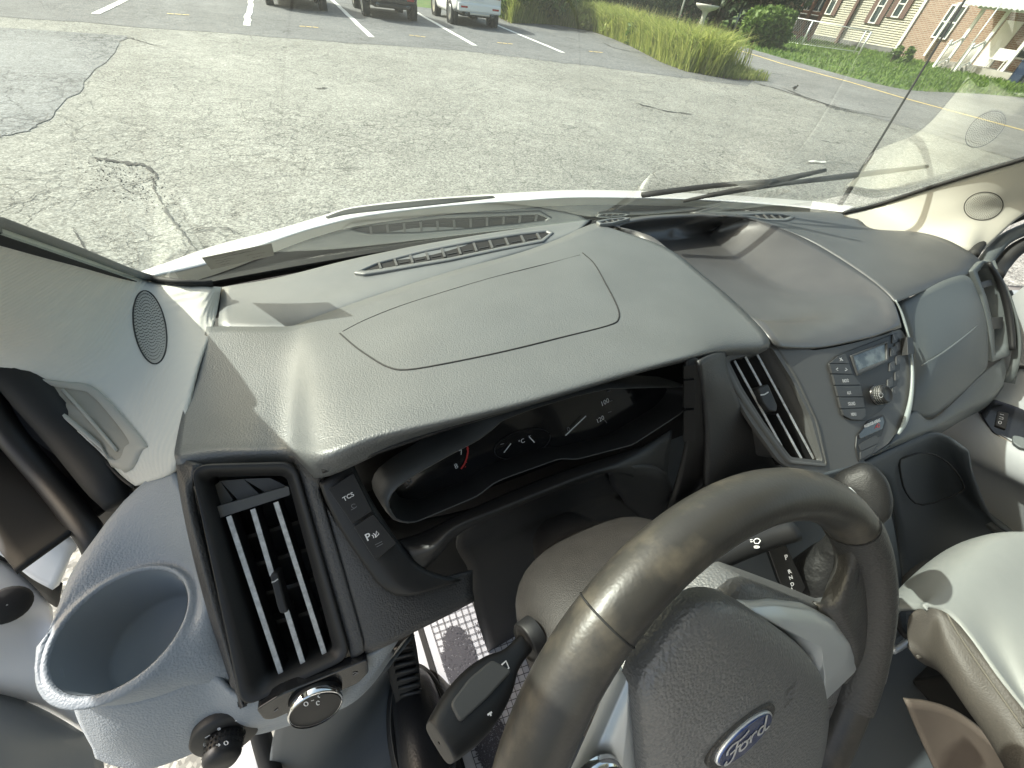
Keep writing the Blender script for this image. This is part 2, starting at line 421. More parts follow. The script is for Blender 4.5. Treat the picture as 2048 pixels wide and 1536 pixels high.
# road and its far verge
def gl(pix): return [G(*p) for p in pix]
cl = gl([(1473, 100), (1520, 114), (1560, 127), (1630, 146), (1700, 165), (1800, 195), (1900, 222), (2048, 262)])
dirv = (cl[0] - cl[-1]); dirv.normalize()
cl = [cl[0] + dirv * 60, cl[0] + dirv * 20] + cl + [cl[-1] - dirv * 8, cl[-1] - dirv * 40]
near_x = lambda p: (13.05 + (p.y - 8) * 0.05, p.y)
far = []
fa = gl([(1500, 98), (1570, 118), (1640, 138), (1700, 155), (1760, 170), (1810, 180), (1860, 184), (1960, 188), (2048, 196)])
fd = (fa[0] - fa[4]).normalized()
far = [fa[0] + fd * 60, fa[0] + fd * 20] + fa + [fa[-1] + Vector((30, -6, 0))]
near = [(13.05 + (p.y - 8) * 0.05, p.y) for p in far]
near[-1] = (13.0, -20); near[-2] = (13.0, -2); near[-3] = (13.0, 2.5)
strip_sheet('road', near, [(p.x, p.y) for p in far], 0.006, M_road)
cp = [(p.x, p.y) for p in cl]
strip_sheet('centre_line', [(x - 0.07, y) for x, y in cp], [(x + 0.09, y) for x, y in cp], 0.012, M_yel, kind=None)['kind'] = 'structure'
# painted bay lines and the little yellow marks between them
def painted(name, a, b, w, material, label, n=14, group=None, jag=0.012):
    a, b = Vector((a[0], a[1])), Vector((b[0], b[1])); d = (b - a).normalized(); nn = Vector((-d.y, d.x)) * w / 2
    l, r = [], []
    for i in range(n + 1):
        p = a.lerp(b, i / n); j = random.uniform(-jag, jag); l.append(tuple(p + nn * (1 + j / w * 2))); r.append(tuple(p - nn * (1 - j / w * 2)))
    o = strip_sheet(name, l, r, 0.012, material, kind=None); tag(o, label, 'line', group); o['kind'] = 'structure'; return o
bays = [((192, 29), (258, -4)), ((492, 52), (505, -6)), ((743, 75), (660, -4)), ((950, 92), (815, 15)), ((1126, 106), (985, 47))]
for i, (a, b) in enumerate(bays):
    painted('bay_line', G(*a), G(*b), 0.16, M_paint, None, jag=0.03 if i == 1 else 0.012)
for i, (a, b) in enumerate([((598, 53), (638, 56)), ((818, 71), (852, 75)), ((994, 86), (1026, 89)), ((1177, 103), (1206, 106)), ((334, 28), (380, 31))]):
    A_, B_ = G(*a), G(*b)
    for k in range(3):
        p, q = A_.lerp(B_, k / 3 + 0.02), A_.lerp(B_, k / 3 + 0.30)
        painted('yellow_mark', p, q, 0.10, M_yel, None, n=4)
# open cracks and the worn trench near the van: ragged dark recesses
M_crack = mat('crack_fill', (0.045, 0.044, 0.042), 0.95, var=(40, 0.4))
M_stain = mat('broken_edge', (0.075, 0.075, 0.07), 0.95, var=(30, 0.5), bump=('noise', 60, 0.8, 0.01))
def crack(path, w0, w1, name='crack', material=None, dz=0.0095):
    P = spline([Vector((G(*p).x, G(*p).y, 0)) for p in path], 7); l, r = [], []
    for i, p in enumerate(P):
        t = i / (len(P) - 1); d = (P[min(i + 1, len(P) - 1)] - P[max(i - 1, 0)]).normalized(); nn = Vector((-d.y, d.x, 0))
        w = (w0 + (w1 - w0) * t) * random.uniform(0.35, 1.3) * min(1, 6 * t + .15, 6 * (1 - t) + .15); o_ = random.uniform(-.5, .5) * w + random.uniform(-.006, .006)
        l.append((p + nn * (w / 2 + o_))[:2]); r.append((p + nn * (-w / 2 + o_))[:2])
    o = strip_sheet(name, l, r, dz, material or M_crack, parent=lot)
    return o
crack([(248, 76), (265, 78), (290, 86), (326, 94)], 0.05, 0.03)
crack([(492, 110), (512, 113)], 0.03, 0.03)
crack([(630, 176), (640, 178), (656, 176)], 0.06, 0.05)
crack([(185, 317), (225, 322), (262, 328), (290, 333), (310, 348)], 0.07, 0.035)
crack([(300, 335), (313, 350), (308, 372), (318, 395), (328, 412)], 0.02, 0.012)
crack([(328, 412), (345, 440), (368, 468), (392, 502)], 0.022, 0.012, material=M_stain)
crack([(325, 410), (355, 408)], 0.02, 0.015)
crack([(385, 466), (405, 458), (455, 458), (470, 468), (500, 470)], 0.014, 0.012)
crack([(250, 372), (285, 365), (315, 352)], 0.02, 0.016)
crack([(240, 370), (260, 385), (300, 392)], 0.012, 0.010)
crack([(0, 357), (60, 358), (115, 362)], 0.012, 0.008)
crack([(0, 410), (55, 402), (75, 388), (115, 380)], 0.012, 0.008)
crack([(145, 455), (160, 480), (190, 520)], 0.010, 0.008)
crack([(1270, 207), (1330, 222), (1390, 230)], 0.08, 0.05)
crack([(1560, 175), (1640, 205), (1720, 225), (1800, 240)], 0.16, 0.08)
crack([(1770, 255), (1800, 262)], 0.06, 0.04)
crack([(1640, 282), (1660, 285)], 0.05, 0.04); crack([(1668, 285), (1680, 288)], 0.05, 0.04)
crack([(1650, 210), (1690, 222), (1730, 228)], 0.25, 0.12, material=M_stain, dz=0.007)
crack([(1505, 166), (1560, 180), (1640, 208)], 0.07, 0.05)
crack([(1090, 47), (1130, 60), (1200, 66)], 0.10, 0.08); crack([(1205, 85), (1230, 97), (1290, 108)], 0.12, 0.06)
crack([(1130, 74), (1155, 82)], 0.06, 0.05); crack([(1090, 50), (1190, 70)], 0.05, 0.05)
# rubble smear round the trench
bm = bmesh.new()
for i in range(260):
    t = random.random(); p = Vector((G(*(Vector((200, 330)).lerp(Vector((330, 400)), t) + Vector((random.gauss(0, 30), random.gauss(0, 16)))).to_tuple())))
    s = random.uniform(0.002, 0.006)
    bmesh.ops.create_icosphere(bm, subdivisions=1, radius=s, matrix=Matrix.Translation((p.x, p.y, s * 0.5)))
tag(bm_obj('loose_stones', bm, M_stain), 'dark loose asphalt crumbs around the worn trench', 'gravel', kind='stuff')
# small litter: a white scrap on the apron, a bird on the road edge
sp = G(1632, 326); w_ = mat('litter_white', (0.7, 0.7, 0.66), 0.8)
o = mesh('paper_scrap', [sp + Vector(v) for v in ((-.17, .05, .02), (-.05, .03, .035), (.06, .0, .02), (.17, -.02, .03), (.17, -.06, .022), (.05, -.05, .015), (-.05, -.02, .03), (-.16, .0, .016))],
     [(0, 1, 6, 7), (1, 2, 5, 6), (2, 3, 4, 5)], w_); solid(o, 0.003); tag(o, 'small curled white scrap lying on the pale asphalt', 'litter')
M_bird = mat('bird_feather', (0.03, 0.028, 0.028), 0.6)
bp_ = G(1587, 181); BS = 0.55; bird = empty('bird', bp_, 'small dark bird standing on the road edge', 'bird')
bm = bmesh.new()
for c, r in (((0, 0, .13), (.13, .075, .075)), ((.13, 0, .21), (.05, .045, .05)), ((-.16, 0, .11), (.10, .035, .02))):
    bmesh.ops.create_uvsphere(bm, u_segments=12, v_segments=8, radius=1, matrix=Matrix.Translation(Vector(c) * BS + bp_) @ Matrix.Diagonal((*[v * BS for v in r], 1)))
bm_obj('body', bm, M_bird, bird, True)
for s in (-1, 1): tube('leg', [bp_ + Vector((0, s * .025, .07)) * BS, bp_ + Vector((0.01, s * .025, 0)) * BS], 0.006, M_bird, bird, 6)
tube('beak', [bp_ + Vector((.175, 0, .21)) * BS, bp_ + Vector((.22, 0, .20)) * BS], [0.007, 0.002], M_bird, bird, 6)
# ------------------------------------------------------------------ vegetation
def leafmat(name, a, b, tr=0.25):
    m = bpy.data.materials.new(name); m.use_nodes = True; nt = m.node_tree; p = nt.nodes['Principled BSDF']; N = nt.nodes.new; L = nt.links.new
    geo = N('ShaderNodeNewGeometry'); rp = N('ShaderNodeValToRGB'); rp.color_ramp.elements[0].color = (*a, 1); rp.color_ramp.elements[1].color = (*b, 1)
    L(geo.outputs['Random Per Island'], rp.inputs[0]); L(rp.outputs[0], p.inputs['Base Color']); p.inputs['Roughness'].default_value = 0.6
    t = N('ShaderNodeBsdfTranslucent'); L(rp.outputs[0], t.inputs[0]); mx = N('ShaderNodeMixShader'); mx.inputs[0].default_value = tr
    L(p.outputs[0], mx.inputs[1]); L(t.outputs[0], mx.inputs[2]); L(mx.outputs[0], nt.nodes['Material Output'].inputs[0]); return m
M_grass = leafmat('tall_grass', (0.14, 0.20, 0.035), (0.36, 0.38, 0.12), 0.45)
M_weed = leafmat('bright_weed', (0.22, 0.29, 0.05), (0.46, 0.48, 0.14), 0.45)
M_seed = leafmat('seed_heads', (0.30, 0.28, 0.10), (0.22, 0.24, 0.09), 0.35)
M_lawn = leafmat('lawn_blades', (0.09, 0.17, 0.025), (0.17, 0.26, 0.05), 0.35)
M_leafd = leafmat('dark_leaf', (0.020, 0.042, 0.014), (0.055, 0.095, 0.03), 0.2)
M_leafm = leafmat('mid_leaf', (0.06, 0.12, 0.018), (0.15, 0.23, 0.04), 0.3)
M_leafp = leafmat('pink_blossom', (0.30, 0.17, 0.18), (0.42, 0.26, 0.26), 0.3)
M_bark = mat('bark', (0.09, 0.07, 0.05), 0.9, var=(8, 0.3))
def blades(name, pts, h0, h1, w, lean, material, label, cat, parent=None):
    """pts: n x 3; each blade a bent tapering strip"""
    n = len(pts); pts = np.asarray(pts); h = rng.uniform(h0, h1, n); a = rng.uniform(0, 2 * np.pi, n); la = rng.uniform(0, 2 * np.pi, n); le = rng.uniform(0, lean, n) * h
    sx, sy = np.cos(a) * w / 2, np.sin(a) * w / 2; lx, ly = np.cos(la) * le, np.sin(la) * le
    vs = np.zeros((n, 5, 3))
    for k, (t, ww) in enumerate(((0, 1), (0.55, 0.8))):
        for s, sg in ((0, 1), (1, -1)):
            vs[:, 2 * k + s, 0] = pts[:, 0] + sx * sg * ww + lx * t * t; vs[:, 2 * k + s, 1] = pts[:, 1] + sy * sg * ww + ly * t * t; vs[:, 2 * k + s, 2] = pts[:, 2] + h * t
    vs[:, 4, 0] = pts[:, 0] + lx; vs[:, 4, 1] = pts[:, 1] + ly; vs[:, 4, 2] = pts[:, 2] + h * (1 - 0.3 * lean)
    b = np.arange(n) * 5
    fs = [tuple(x) for x in np.stack([b, b + 1, b + 3, b + 2], 1).tolist()] + [tuple(x) for x in np.stack([b + 2, b + 3, b + 4], 1).tolist()]
    o = mesh(name, vs.reshape(-1, 3).tolist(), fs, material, parent)
    if parent is None: tag(o, label, cat, kind='stuff')
    return o
def scatter_poly(poly, n, clump=0.0):
    poly = np.array([(p[0], p[1]) for p in poly]); lo, hi = poly.min(0), poly.max(0); out = []
    while len(out) < n:
        q = rng.uniform(lo, hi, (n * 2, 2)); ins = np.zeros(len(q), bool); j = len(poly) - 1
        for i in range(len(poly)):
            c = ((poly[i, 1] > q[:, 1]) != (poly[j, 1] > q[:, 1])) & (q[:, 0] < (poly[j, 0] - poly[i, 0]) * (q[:, 1] - poly[i, 1]) / (poly[j, 1] - poly[i, 1] + 1e-12) + poly[i, 0])
            ins ^= c; j = i
        out += q[ins].tolist()
    out = np.array(out[:n]); return np.column_stack([out, [gz(x) for x in out[:, 0]]])
def bush(name, c, r, n, material, label, cat='shrub', group=None, leaf=0.13, top=True, trunk=True):
    """shrub or tree crown: leaf quads thrown on uneven clumps, with a stem and limbs below"""
    c = Vector(c); e = empty(name, (c.x, c.y, gz(c.x)), label, cat, group)
    k = 16; cl_ = rng.normal(0, 1, (k, 3)); cl_ /= np.linalg.norm(cl_, axis=1)[:, None]; cl_ *= rng.uniform(0.35, 0.8, (k, 1))
    cr = rng.uniform(0.28, 0.5, k); w = rng.integers(0, k, n)
    d = rng.normal(0, 1, (n, 3)); d /= np.linalg.norm(d, axis=1)[:, None]
    p = (cl_[w] + d * (cr[w] * rng.uniform(0.6, 1.0, n) ** 0.5)[:, None]) * np.array(r) + np.array(c)
    p[:, 2] = np.maximum(p[:, 2], gz(c.x) + 0.05)
    a = rng.normal(0, 1, (n, 3)); a /= np.linalg.norm(a, axis=1)[:, None]; b = np.cross(a, rng.normal(0, 1, (n, 3))); b /= np.linalg.norm(b, axis=1)[:, None]
    s = leaf * rng.uniform(0.6, 1.3, (n, 1)); vs = np.stack([p - a * s, p + b * s * 0.5, p + a * s, p - b * s * 0.5], 1).reshape(-1, 3)
    i = np.arange(n) * 4; fs = np.stack([i, i + 1, i + 2, i + 3], 1).tolist()
    mesh('crown', vs.tolist(), fs, material, e)
    if trunk:
        g0 = Vector((c.x, c.y, gz(c.x) - 0.05))
        tube('trunk', [g0, g0.lerp(c, 0.5), c], [0.03 + r[0] * 0.06, 0.03 + r[0] * 0.045, 0.02], M_bark, e, 8, 3)
        for q in range(4):
            t_ = cl_[q] * np.array(r) * 0.9 + np.array(c); tube('limb', [g0.lerp(c, 0.45 + 0.1 * q), Vector(t_.tolist())], [0.02 + r[0] * 0.025, 0.008], M_bark, e, 6)
    return e
def GS(px, py, d):         # a point d metres away on the ground under a pixel's bearing
    r = ray(px, py); k = d / math.hypot(r.x, r.y); return Vector((r.x * k, r.y * k, gz(r.x * k)))
front = gl([(1020, 47), (1075, 48), (1110, 50), (1180, 62), (1220, 76), (1260, 92), (1320, 124), (1370, 143), (1420, 152), (1470, 160), (1508, 162)])
verge = [(p.x, p.y) for p in front]
gp = verge + [(14.4, 11.0), (15.2, 14.5), (17, 22), (20, 34), (12, 32)]
sheet('verge_soil', gp, 0.016, M_soil)
sheet('asphalt_margin', [(p[0] + .25, p[1] + .2) for p in verge] + [(12.2, 9.6), (11.0, 10.2), (10.2, 13), (9.8, 24.5)], 0.0025, M_dark)
P_ = scatter_poly(gp, 16000); edge = np.array(verge)
d_ = np.min(np.hypot(P_[:, None, 0] - edge[None, :, 0], P_[:, None, 1] - edge[None, :, 1]), 1)
near_tip = np.hypot(P_[:, 0] - verge[-1][0], P_[:, 1] - verge[-1][1])
keep = (d_ > 0.15)
tallm = keep & (near_tip > 1.6)
ve = [Vector(p) for p in verge]; band = verge + [tuple(p + Vector((1.6, 2.6))) for p in reversed(ve[:-2])]
PB_ = scatter_poly(band, 17000); PB_ = PB_[np.hypot(PB_[:, 0] - verge[-1][0], PB_[:, 1] - verge[-1][1]) > 1.2]
blades('bright_weeds', PB_, 0.35, 1.5, 0.04, 0.9, M_weed, 'bright yellow-green weeds along the asphalt edge', 'weeds')
blades('tall_grass', P_[tallm], 0.35, 1.2, 0.03, 0.9, M_grass, 'tall pale green weeds growing between the lot and the road', 'grass')
blades('seeding_grass', P_[tallm][::5], 0.9, 1.45, 0.028, 0.5, M_seed, 'yellowish seeding grass stalks rising above the weeds', 'grass')
for px, py, d, r, mt, lb in ((1130, 52, 23.5, .55, M_weed, 'low leafy weed clump at the left start of the weed strip'), (1185, 66, 22.5, .6, M_weed, 'bright yellow-green weed clump behind the cracked asphalt edge'), (1235, 80, 20.8, .55, M_weed, 'yellow-green weed clump halfway along the weed strip'), (1285, 100, 20.5, .5, M_leafm, 'darker leafy clump standing among the tall weeds'), (1340, 105, 19.5, .5, M_grass, 'pale weed clump near the tip of the weed strip')):
    q = G(px, py) + Vector((.7, 1.1, 0)); bush('weed_clump', q + Vector((0, 0, r * .7)), (r * 1.5, r * 1.4, r), 900, mt, lb, 'weeds', None, 0.11, trunk=False)
P3 = scatter_poly(verge[4:] + [(14.0, 10.3), (14.6, 12.5)], 5000)
blades('short_verge_grass', P3, 0.10, 0.35, 0.03, 0.6, M_grass, 'short bright grass fringing the weed strip at its tip', 'grass')
lawnp = [(p.x, p.y) for p in fa[:-1]] + [(30, 8.0), (46, 9), (46, 34), (28, 44), (22, 24)]
sheet('lawn', lawnp, 0.004, M_turf)
blades('lawn_grass', scatter_poly(lawnp, 26000), 0.06, 0.20, 0.06, 0.6, M_lawn, 'mown green lawn in front of the house', 'lawn')
hedge = [(1045, 25, 1.15, 'leafy bush right beside the white car'), (1085, 26, 1.25, 'broad-leaved bush at the corner of the dark asphalt'), (1120, 28, 1.4, 'bush rising behind the cracked asphalt corner'), (1165, 29, 1.5, 'bush with loose twigs left of the weed strip'),
         (1215, 31, 1.6, 'bush behind the yellow seeding weeds'), (1268, 35, 1.8, 'hazy bush far behind the weeds')]
for i, (px, d, r, lb) in enumerate(hedge):
    q = GS(px, 30, d); bush('hedge_bush', q + Vector((0, 0, r * 0.85)), (r * 1.35, r * 1.2, r), 2600, M_leafm if i < 4 else M_leafd, lb, 'bush', 'bushes along the end of the lot', 0.14)
for px, d, rx, rz, mt, lb, cat in ((1310, 41, 3.0, 2.2, M_leafd, 'dark shrub left of the white pole', 'shrub'), (1392, 44, 1.5, 1.6, M_leafp, 'pinkish flowering shrub between pole and birdbath', 'shrub'), (1345, 46, 1.4, 1.4, M_leafp, 'pinkish flowering shrub behind the white pole', 'shrub'),
                            (1440, 42, 3.2, 2.6, M_leafd, 'large dark evergreen behind the birdbath', 'tree'), (1505, 43, 3.4, 3.0, M_leafd, 'dark evergreen standing against the house corner', 'tree'), (1390, 52, 4.0, 3.2, M_leafd, 'dark tree mass at the back of the lawn', 'tree')):
    q = GS(px, 30, d); bush('evergreen_tree' if cat == 'tree' else 'garden_shrub', q + Vector((0, 0, rz * 0.9)), (rx, rx, rz), 3200, mt, lb, cat, None, 0.22)
for px, py, d, lb in ((1512, 66, 31, 'pale green shrub behind the wire fence, nearer its end post'), (1545, 68, 32, 'pale green shrub behind the wire fence, towards the house')):
    q = GS(px, py, d); bush('fence_shrub', q + Vector((0, 0, .8)), (1.25, 1.1, .95), 2200, M_leafm, lb, 'shrub', None, 0.13)
for px, d, lb in ((1793, 36.4, 'small seedling plant left at the foot of the brick wall'), (1818, 36.2, 'taller seedling plant at the foot of the brick wall')):
    q = GS(px, 105, d); bush('wall_plant', q + Vector((0, 0, .38)), (.35, .3, .42), 260, M_leafm, lb, 'plant', None, 0.10)
# ------------------------------------------------------------------ birdbath, pole, fence
M_stone = mat('pale_stone', (0.62, 0.60, 0.53), 0.85, var=(6, 0.15)); M_galv = mat('galvanised', (0.62, 0.64, 0.64), 0.45, 0.6); M_wpole = mat('white_pole', (0.75, 0.75, 0.72), 0.5)
q = GS(1404, 44, 34.5); bb = empty('birdbath', q, 'pale stone birdbath on the lawn behind the weeds', 'birdbath')
lathe('pedestal', [(0.34, 0), (0.34, .10), (0.24, .16), (0.15, .4), (.13, .7), (.17, .92), (.25, 1.0)], q, (0, 0, 1), M_stone, bb, 20)
lathe('bowl', [(.2, .98), (.55, 1.10), (.68, 1.22), (.68, 1.28), (.6, 1.27), (.45, 1.17), (0, 1.14)], q, (0, 0, 1), M_stone, bb, 24)
q = GS(1359, 34, 37); tag(tube('lawn_pole', [q, q + Vector((0, 0, 3.4))], 0.05, M_wpole, None, 10), 'thin white pole standing on the lawn', 'pole')
S_ = 1.52
def HP(x, y, z): return Vector((x * S_, y * S_, CAMH + (z - CAMH) * S_))      # surveyed house points, scaled to a full-size house
fe = empty('wire_fence', HP(20.5, 18.2, .65), 'wire mesh fence with pale metal rails beside the house', 'fence')
def fpost(y, z0, z1, r=0.05): tube('post', [HP(20.5, y, z0), HP(20.5, y, z1)], r, M_galv, fe, 8)
fpost(18.25, .60, 1.66, 0.06); fpost(16.3, .75, 1.62, .04); fpost(14.42, .80, 1.58); fpost(11.9, .88, 1.53); fpost(12.1, .88, 1.53, .04)
tube('top_rail', [HP(20.5, 18.25, 1.63), HP(20.5, 14.4, 1.58), HP(20.5, 11.9, 1.53)], 0.022, M_galv, fe, 8)
tube('brace', [HP(20.5, 18.25, 1.28), HP(20.7, 20.2, 1.05)], 0.06, M_wpole, fe, 8)
tube('bottom_wire', [HP(20.5, 18.25, .72), HP(20.5, 11.9, .95)], 0.012, M_galv, fe, 6)
# chain-link: two families of thin wires between the rails
vs, fs = [], []
def wire(a, b, r=0.006):
    k = len(vs); d = Vector((r, 0, 0)); e_ = Vector((0, r, r))
    for p in (a, b): vs.extend([p + d, p + e_, p - d])
    for i in range(3): fs.append((k + i, k + (i + 1) % 3, k + 3 + (i + 1) % 3, k + 3 + i))
yy = 18.2
while yy > 12.6:
    z0 = .68 + (18.25 - yy) * .042; z1 = 1.63 - (18.25 - yy) * .0157; h_ = z1 - z0
    wire(HP(20.5, yy, z0), HP(20.5, yy - h_ * .7, z1)); wire(HP(20.5, yy - h_ * .7, z0), HP(20.5, yy, z1)); yy -= 0.11
mesh('chain_link', vs, fs, M_galv, fe)['kind'] = 'stuff'
# ------------------------------------------------------------------ house
def brickmat():
    m = bpy.data.materials.new('house_brick'); m.use_nodes = True; nt = m.node_tree; b = nt.nodes['Principled BSDF']; N = nt.nodes.new; L = nt.links.new
    tc = N('ShaderNodeTexCoord'); mp = N('ShaderNodeMapping'); mp.inputs['Rotation'].default_value = (0, 0, 0)
    sx = N('ShaderNodeSeparateXYZ'); L(tc.outputs['Object'], sx.inputs[0]); cb = N('ShaderNodeCombineXYZ'); L(sx.outputs[1], cb.inputs[0]); L(sx.outputs[2], cb.inputs[1]); L(sx.outputs[0], cb.inputs[2])
    br = N('ShaderNodeTexBrick'); br.inputs['Scale'].default_value = 1; br.inputs['Brick Width'].default_value = 0.24; br.inputs['Row Height'].default_value = 0.085; br.inputs['Mortar Size'].default_value = 0.012
    br.inputs['Color1'].default_value = (.26, .155, .11, 1); br.inputs['Color2'].default_value = (.34, .22, .16, 1); br.inputs['Mortar'].default_value = (.42, .38, .32, 1)
    L(cb.outputs[0], br.inputs['Vector']); L(br.outputs['Color'], b.inputs['Base Color']); b.inputs['Roughness'].default_value = .9
    bp = N('ShaderNodeBump'); bp.inputs['Strength'].default_value = .6; bp.inputs['Distance'].default_value = .01; bp.invert = True; L(br.outputs['Fac'], bp.inputs['Height']); L(bp.outputs[0], b.inputs['Normal']); return m
M_brick = brickmat(); M_siding = mat('cream_siding', (0.47, 0.45, 0.36), 0.6, var=(1.5, .06)); M_trimb = mat('brown_trim', (0.13, 0.075, 0.06), 0.6); M_wtrim = mat('white_trim', (0.76, 0.76, 0.73), 0.5)
M_hglass = mat('house_glass', (0.05, 0.07, 0.07), 0.08, spec=0.8); M_found = mat('grey_foundation', (0.16, 0.16, 0.155), 0.9, var=(2, .2)); M_roofm = mat('white_awning', (0.72, 0.75, 0.72), 0.5); M_deck = mat('red_brown_wood', (0.20, 0.085, 0.055), 0.7, var=(5, .2)); M_conc = mat('porch_concrete', (0.42, 0.40, 0.36), 0.9, var=(3, .15)); M_shingle = mat('roof_shingle', (0.12, 0.11, 0.10), 0.9, var=(5, .3))
hs = empty('house', HP(25, 13, .85), 'cream and brick house with white porch across the road', 'house')
def hbox(name, x0, x1, y0, y1, z0, z1, mt, parent=hs, bev=0):
    a, b = HP(x0, y0, z0), HP(x1, y1, z1); return box(name, [min(a[i], b[i]) for i in range(3)], [max(a[i], b[i]) for i in range(3)], mt, parent, bev)
brick = hbox('brick_wall', 25.0, 30, 3.5, 13.1, 0.70, 4.6, M_brick)
core = hbox('side_wall', 26.0, 30, 13.1, 19.5, 0.70, 4.6, M_found)
# lapped siding boards, joined: each lap 0.13 m tall with its own shadow edge
vs, fs = [], []; y0, y1 = 13.12, 17.85; z = 1.10
while z < 4.5:
    a = [HP(25.93, y0, z), HP(25.93, y1, z), HP(25.985, y1, z + .078), HP(25.985, y0, z + .078), HP(25.985, y0, z), HP(25.985, y1, z)]
    k = len(vs); vs += a; fs += [(k, k + 1, k + 2, k + 3), (k + 4, k + 5, k + 1, k)]; z += 0.078
mesh('siding', vs, fs, M_siding, hs)
hbox('foundation', 25.9, 26.0, 13.12, 18.0, 0.70, 1.10, M_found)
hbox('corner_board', 24.93, 25.0, 13.02, 13.12, 0.75, 4.6, M_wtrim); hbox('brown_post', 25.80, 25.92, 16.35, 16.47, 0.85, 4.5, M_trimb)
def hwin(x, ya, yb, za, zb, fm, shutters=None, mull=True):
    w = hbox('window', x - .04, x + .02, ya, yb, za, zb, M_hglass); t = .045
    for (c0, c1, d0, d1) in ((ya, yb, za - t, za), (ya, yb, zb, zb + t), (ya - t, ya, za - t, zb + t), (yb, yb + t, za - t, zb + t)): hbox('frame', x - .07, x + .015, c0, c1, d0, d1, fm, w)
    zm = (za + zb) / 2; hbox('meeting_rail', x - .06, x - .041, ya, yb, zm - .02, zm + .02, fm, w)
    if shutters:
        for s in (-1, 1):
            c0 = yb + t + .004 if s > 0 else ya - t - .21; hbox('shutter', x - .06, x + .01, c0, c0 + .2, za - .05, zb + .05, shutters)
    return w
hwin(25.94, 15.15, 15.40, 1.82, 2.9, M_wtrim, M_trimb); hwin(25.94, 14.30, 14.55, 2.10, 2.9, M_wtrim, M_trimb)
hwin(25.94, 17.50, 17.75, 1.90, 2.9, M_wtrim, M_trimb); hwin(25.0, 11.52, 12.0, 1.66, 2.56, M_wtrim)
hwin(25.0, 8.3, 9.0, 1.45, 2.4, M_wtrim); hwin(25.0, 7.0, 7.9, 1.45, 2.4, M_wtrim)
hbox('door', 24.96, 25.01, 9.45, 10.0, 1.06, 2.35, M_wtrim); hbox('downspout', 24.86, 24.94, 11.76, 11.84, 1.05, 2.65, M_wtrim)
hbox('roof', 24.3, 31, 3.2, 20, 4.6, 4.75, M_shingle)
pr = hbox('porch_floor', 23.1, 25.0, 5.0, 10.3, 0.74, 1.06, M_conc)
for i in range(3): hbox('porch_step', 22.6 + i * .17, 23.1, 9.46, 10.2, 0.70 + i * .0, 0.80 + i * .09, M_conc)
for y in (10.17, 9.43, 8.37, 6.6, 5.1): hbox('porch_column', 23.22, 23.32, y - .05, y + .05, 1.06, 2.55, M_wtrim)
hbox('porch_beam', 23.15, 23.35, 5.0, 10.35, 2.50, 2.62, M_wtrim)
# ribbed white awning
vs, fs = [], []; y = 4.6; k = 0
while y < 10.9:
    for (dy, dz) in ((0, 0), (.05, .03), (.10, .03), (.15, 0)): vs += [HP(22.7, y + dy, 2.53 + dz), HP(25.0, y + dy, 2.95 + dz)]
    y += .15
for i in range(len(vs) // 2 - 1): fs.append((2 * i, 2 * i + 1, 2 * i + 3, 2 * i + 2))
solid(mesh('awning', vs, fs, M_roofm, hs), 0.02)
for y in (10.17, 9.45):
    rl = tube('stair_rail', [HP(22.6, y, 1.47), HP(23.22, y, 1.72)], 0.05, M_wtrim, hs, 8); tube('lower_rail', [HP(22.6, y, .90), HP(23.22, y, 1.15)], 0.04, M_wtrim, rl, 8)
    hbox('newel_post', 22.55, 22.63, y - .04, y + .04, .75, 1.52, M_wtrim); lathe('post_cap', [(0.09, 0), (.09, .04), (.05, .06), (.09, .12), (.05, .18), (0, .2)], HP(22.59, y, 1.52), (0, 0, 1), M_wtrim, hs, 12)
    for k in range(1, 7): t = k / 7; tube('baluster', [HP(22.6 + .62 * t, y, .92 + .25 * t), HP(22.6 + .62 * t, y, 1.45 + .25 * t)], 0.022, M_wtrim, rl, 6)
# brown timber deck at the left end
dk = empty('timber_deck', HP(23.5, 17.4, .85), 'red brown timber deck with white-framed glazing at the house corner', 'deck')
for y in (17.5, 16.9, 16.3): hbox('post', 23.45, 23.57, y - .06, y + .06, .78, 2.9, M_deck, dk)
hbox('rail_board', 23.5, 23.55, 16.3, 17.5, 1.05, 1.13, M_deck, dk); hbox('rail_board', 23.5, 23.55, 16.3, 17.5, 1.78, 1.88, M_deck, dk)
hbox('back_screen', 23.62, 23.66, 16.36, 17.44, 1.0, 1.75, M_trimb, dk); 
gw = hbox('window', 23.6, 23.64, 16.36, 17.44, 1.9, 2.9, M_hglass, dk)
for y in (16.6, 16.9, 17.2): hbox('frame', 23.56, 23.598, y - .02, y + .02, 1.9, 2.9, M_wtrim, gw)
# things on the porch
q = HP(23.4, 8.75, 1.06); bn = empty('porch_bench', q, 'small white bench standing on the porch', 'bench')
box('seat', q + Vector((-.2, -.4, .38)), q + Vector((.2, .4, .44)), M_wtrim, bn); box('backrest', q + Vector((.16, -.4, .446)), q + Vector((.2, .4, .85)), M_wtrim, bn)
for sx in (-.17, .13):
    for sy in (-.37, .33): box('leg', q + Vector((sx, sy, 0)), q + Vector((sx + .04, sy + .04, .378)), M_wtrim, bn)
q = HP(23.0, 7.75, .79); M_bin = mat('blue_plastic', (0.02, 0.04, 0.09), 0.5)
tb = empty('blue_bin', q, 'blue plastic bin at the right of the porch', 'bin')
lathe('bin_body', [(.30, 0), (.36, .9), (.38, .92)], q, (0, 0, 1), M_bin, tb, 4, (1, 1, 0), False); lathe('lid', [(.40, .92), (.40, .97), (.1, 1.02), (0, 1.02)], q, (0, 0, 1), M_bin, tb, 4, (1, 1, 0), False)
# a guy pole on the lawn, right of the porch
tag(tube('leaning_pole', [HP(21.6, 9.1, .76), HP(21.6, 9.1, 2.6)], 0.03, M_galv, None, 8), 'thin grey metal pole on the lawn before the porch', 'pole')
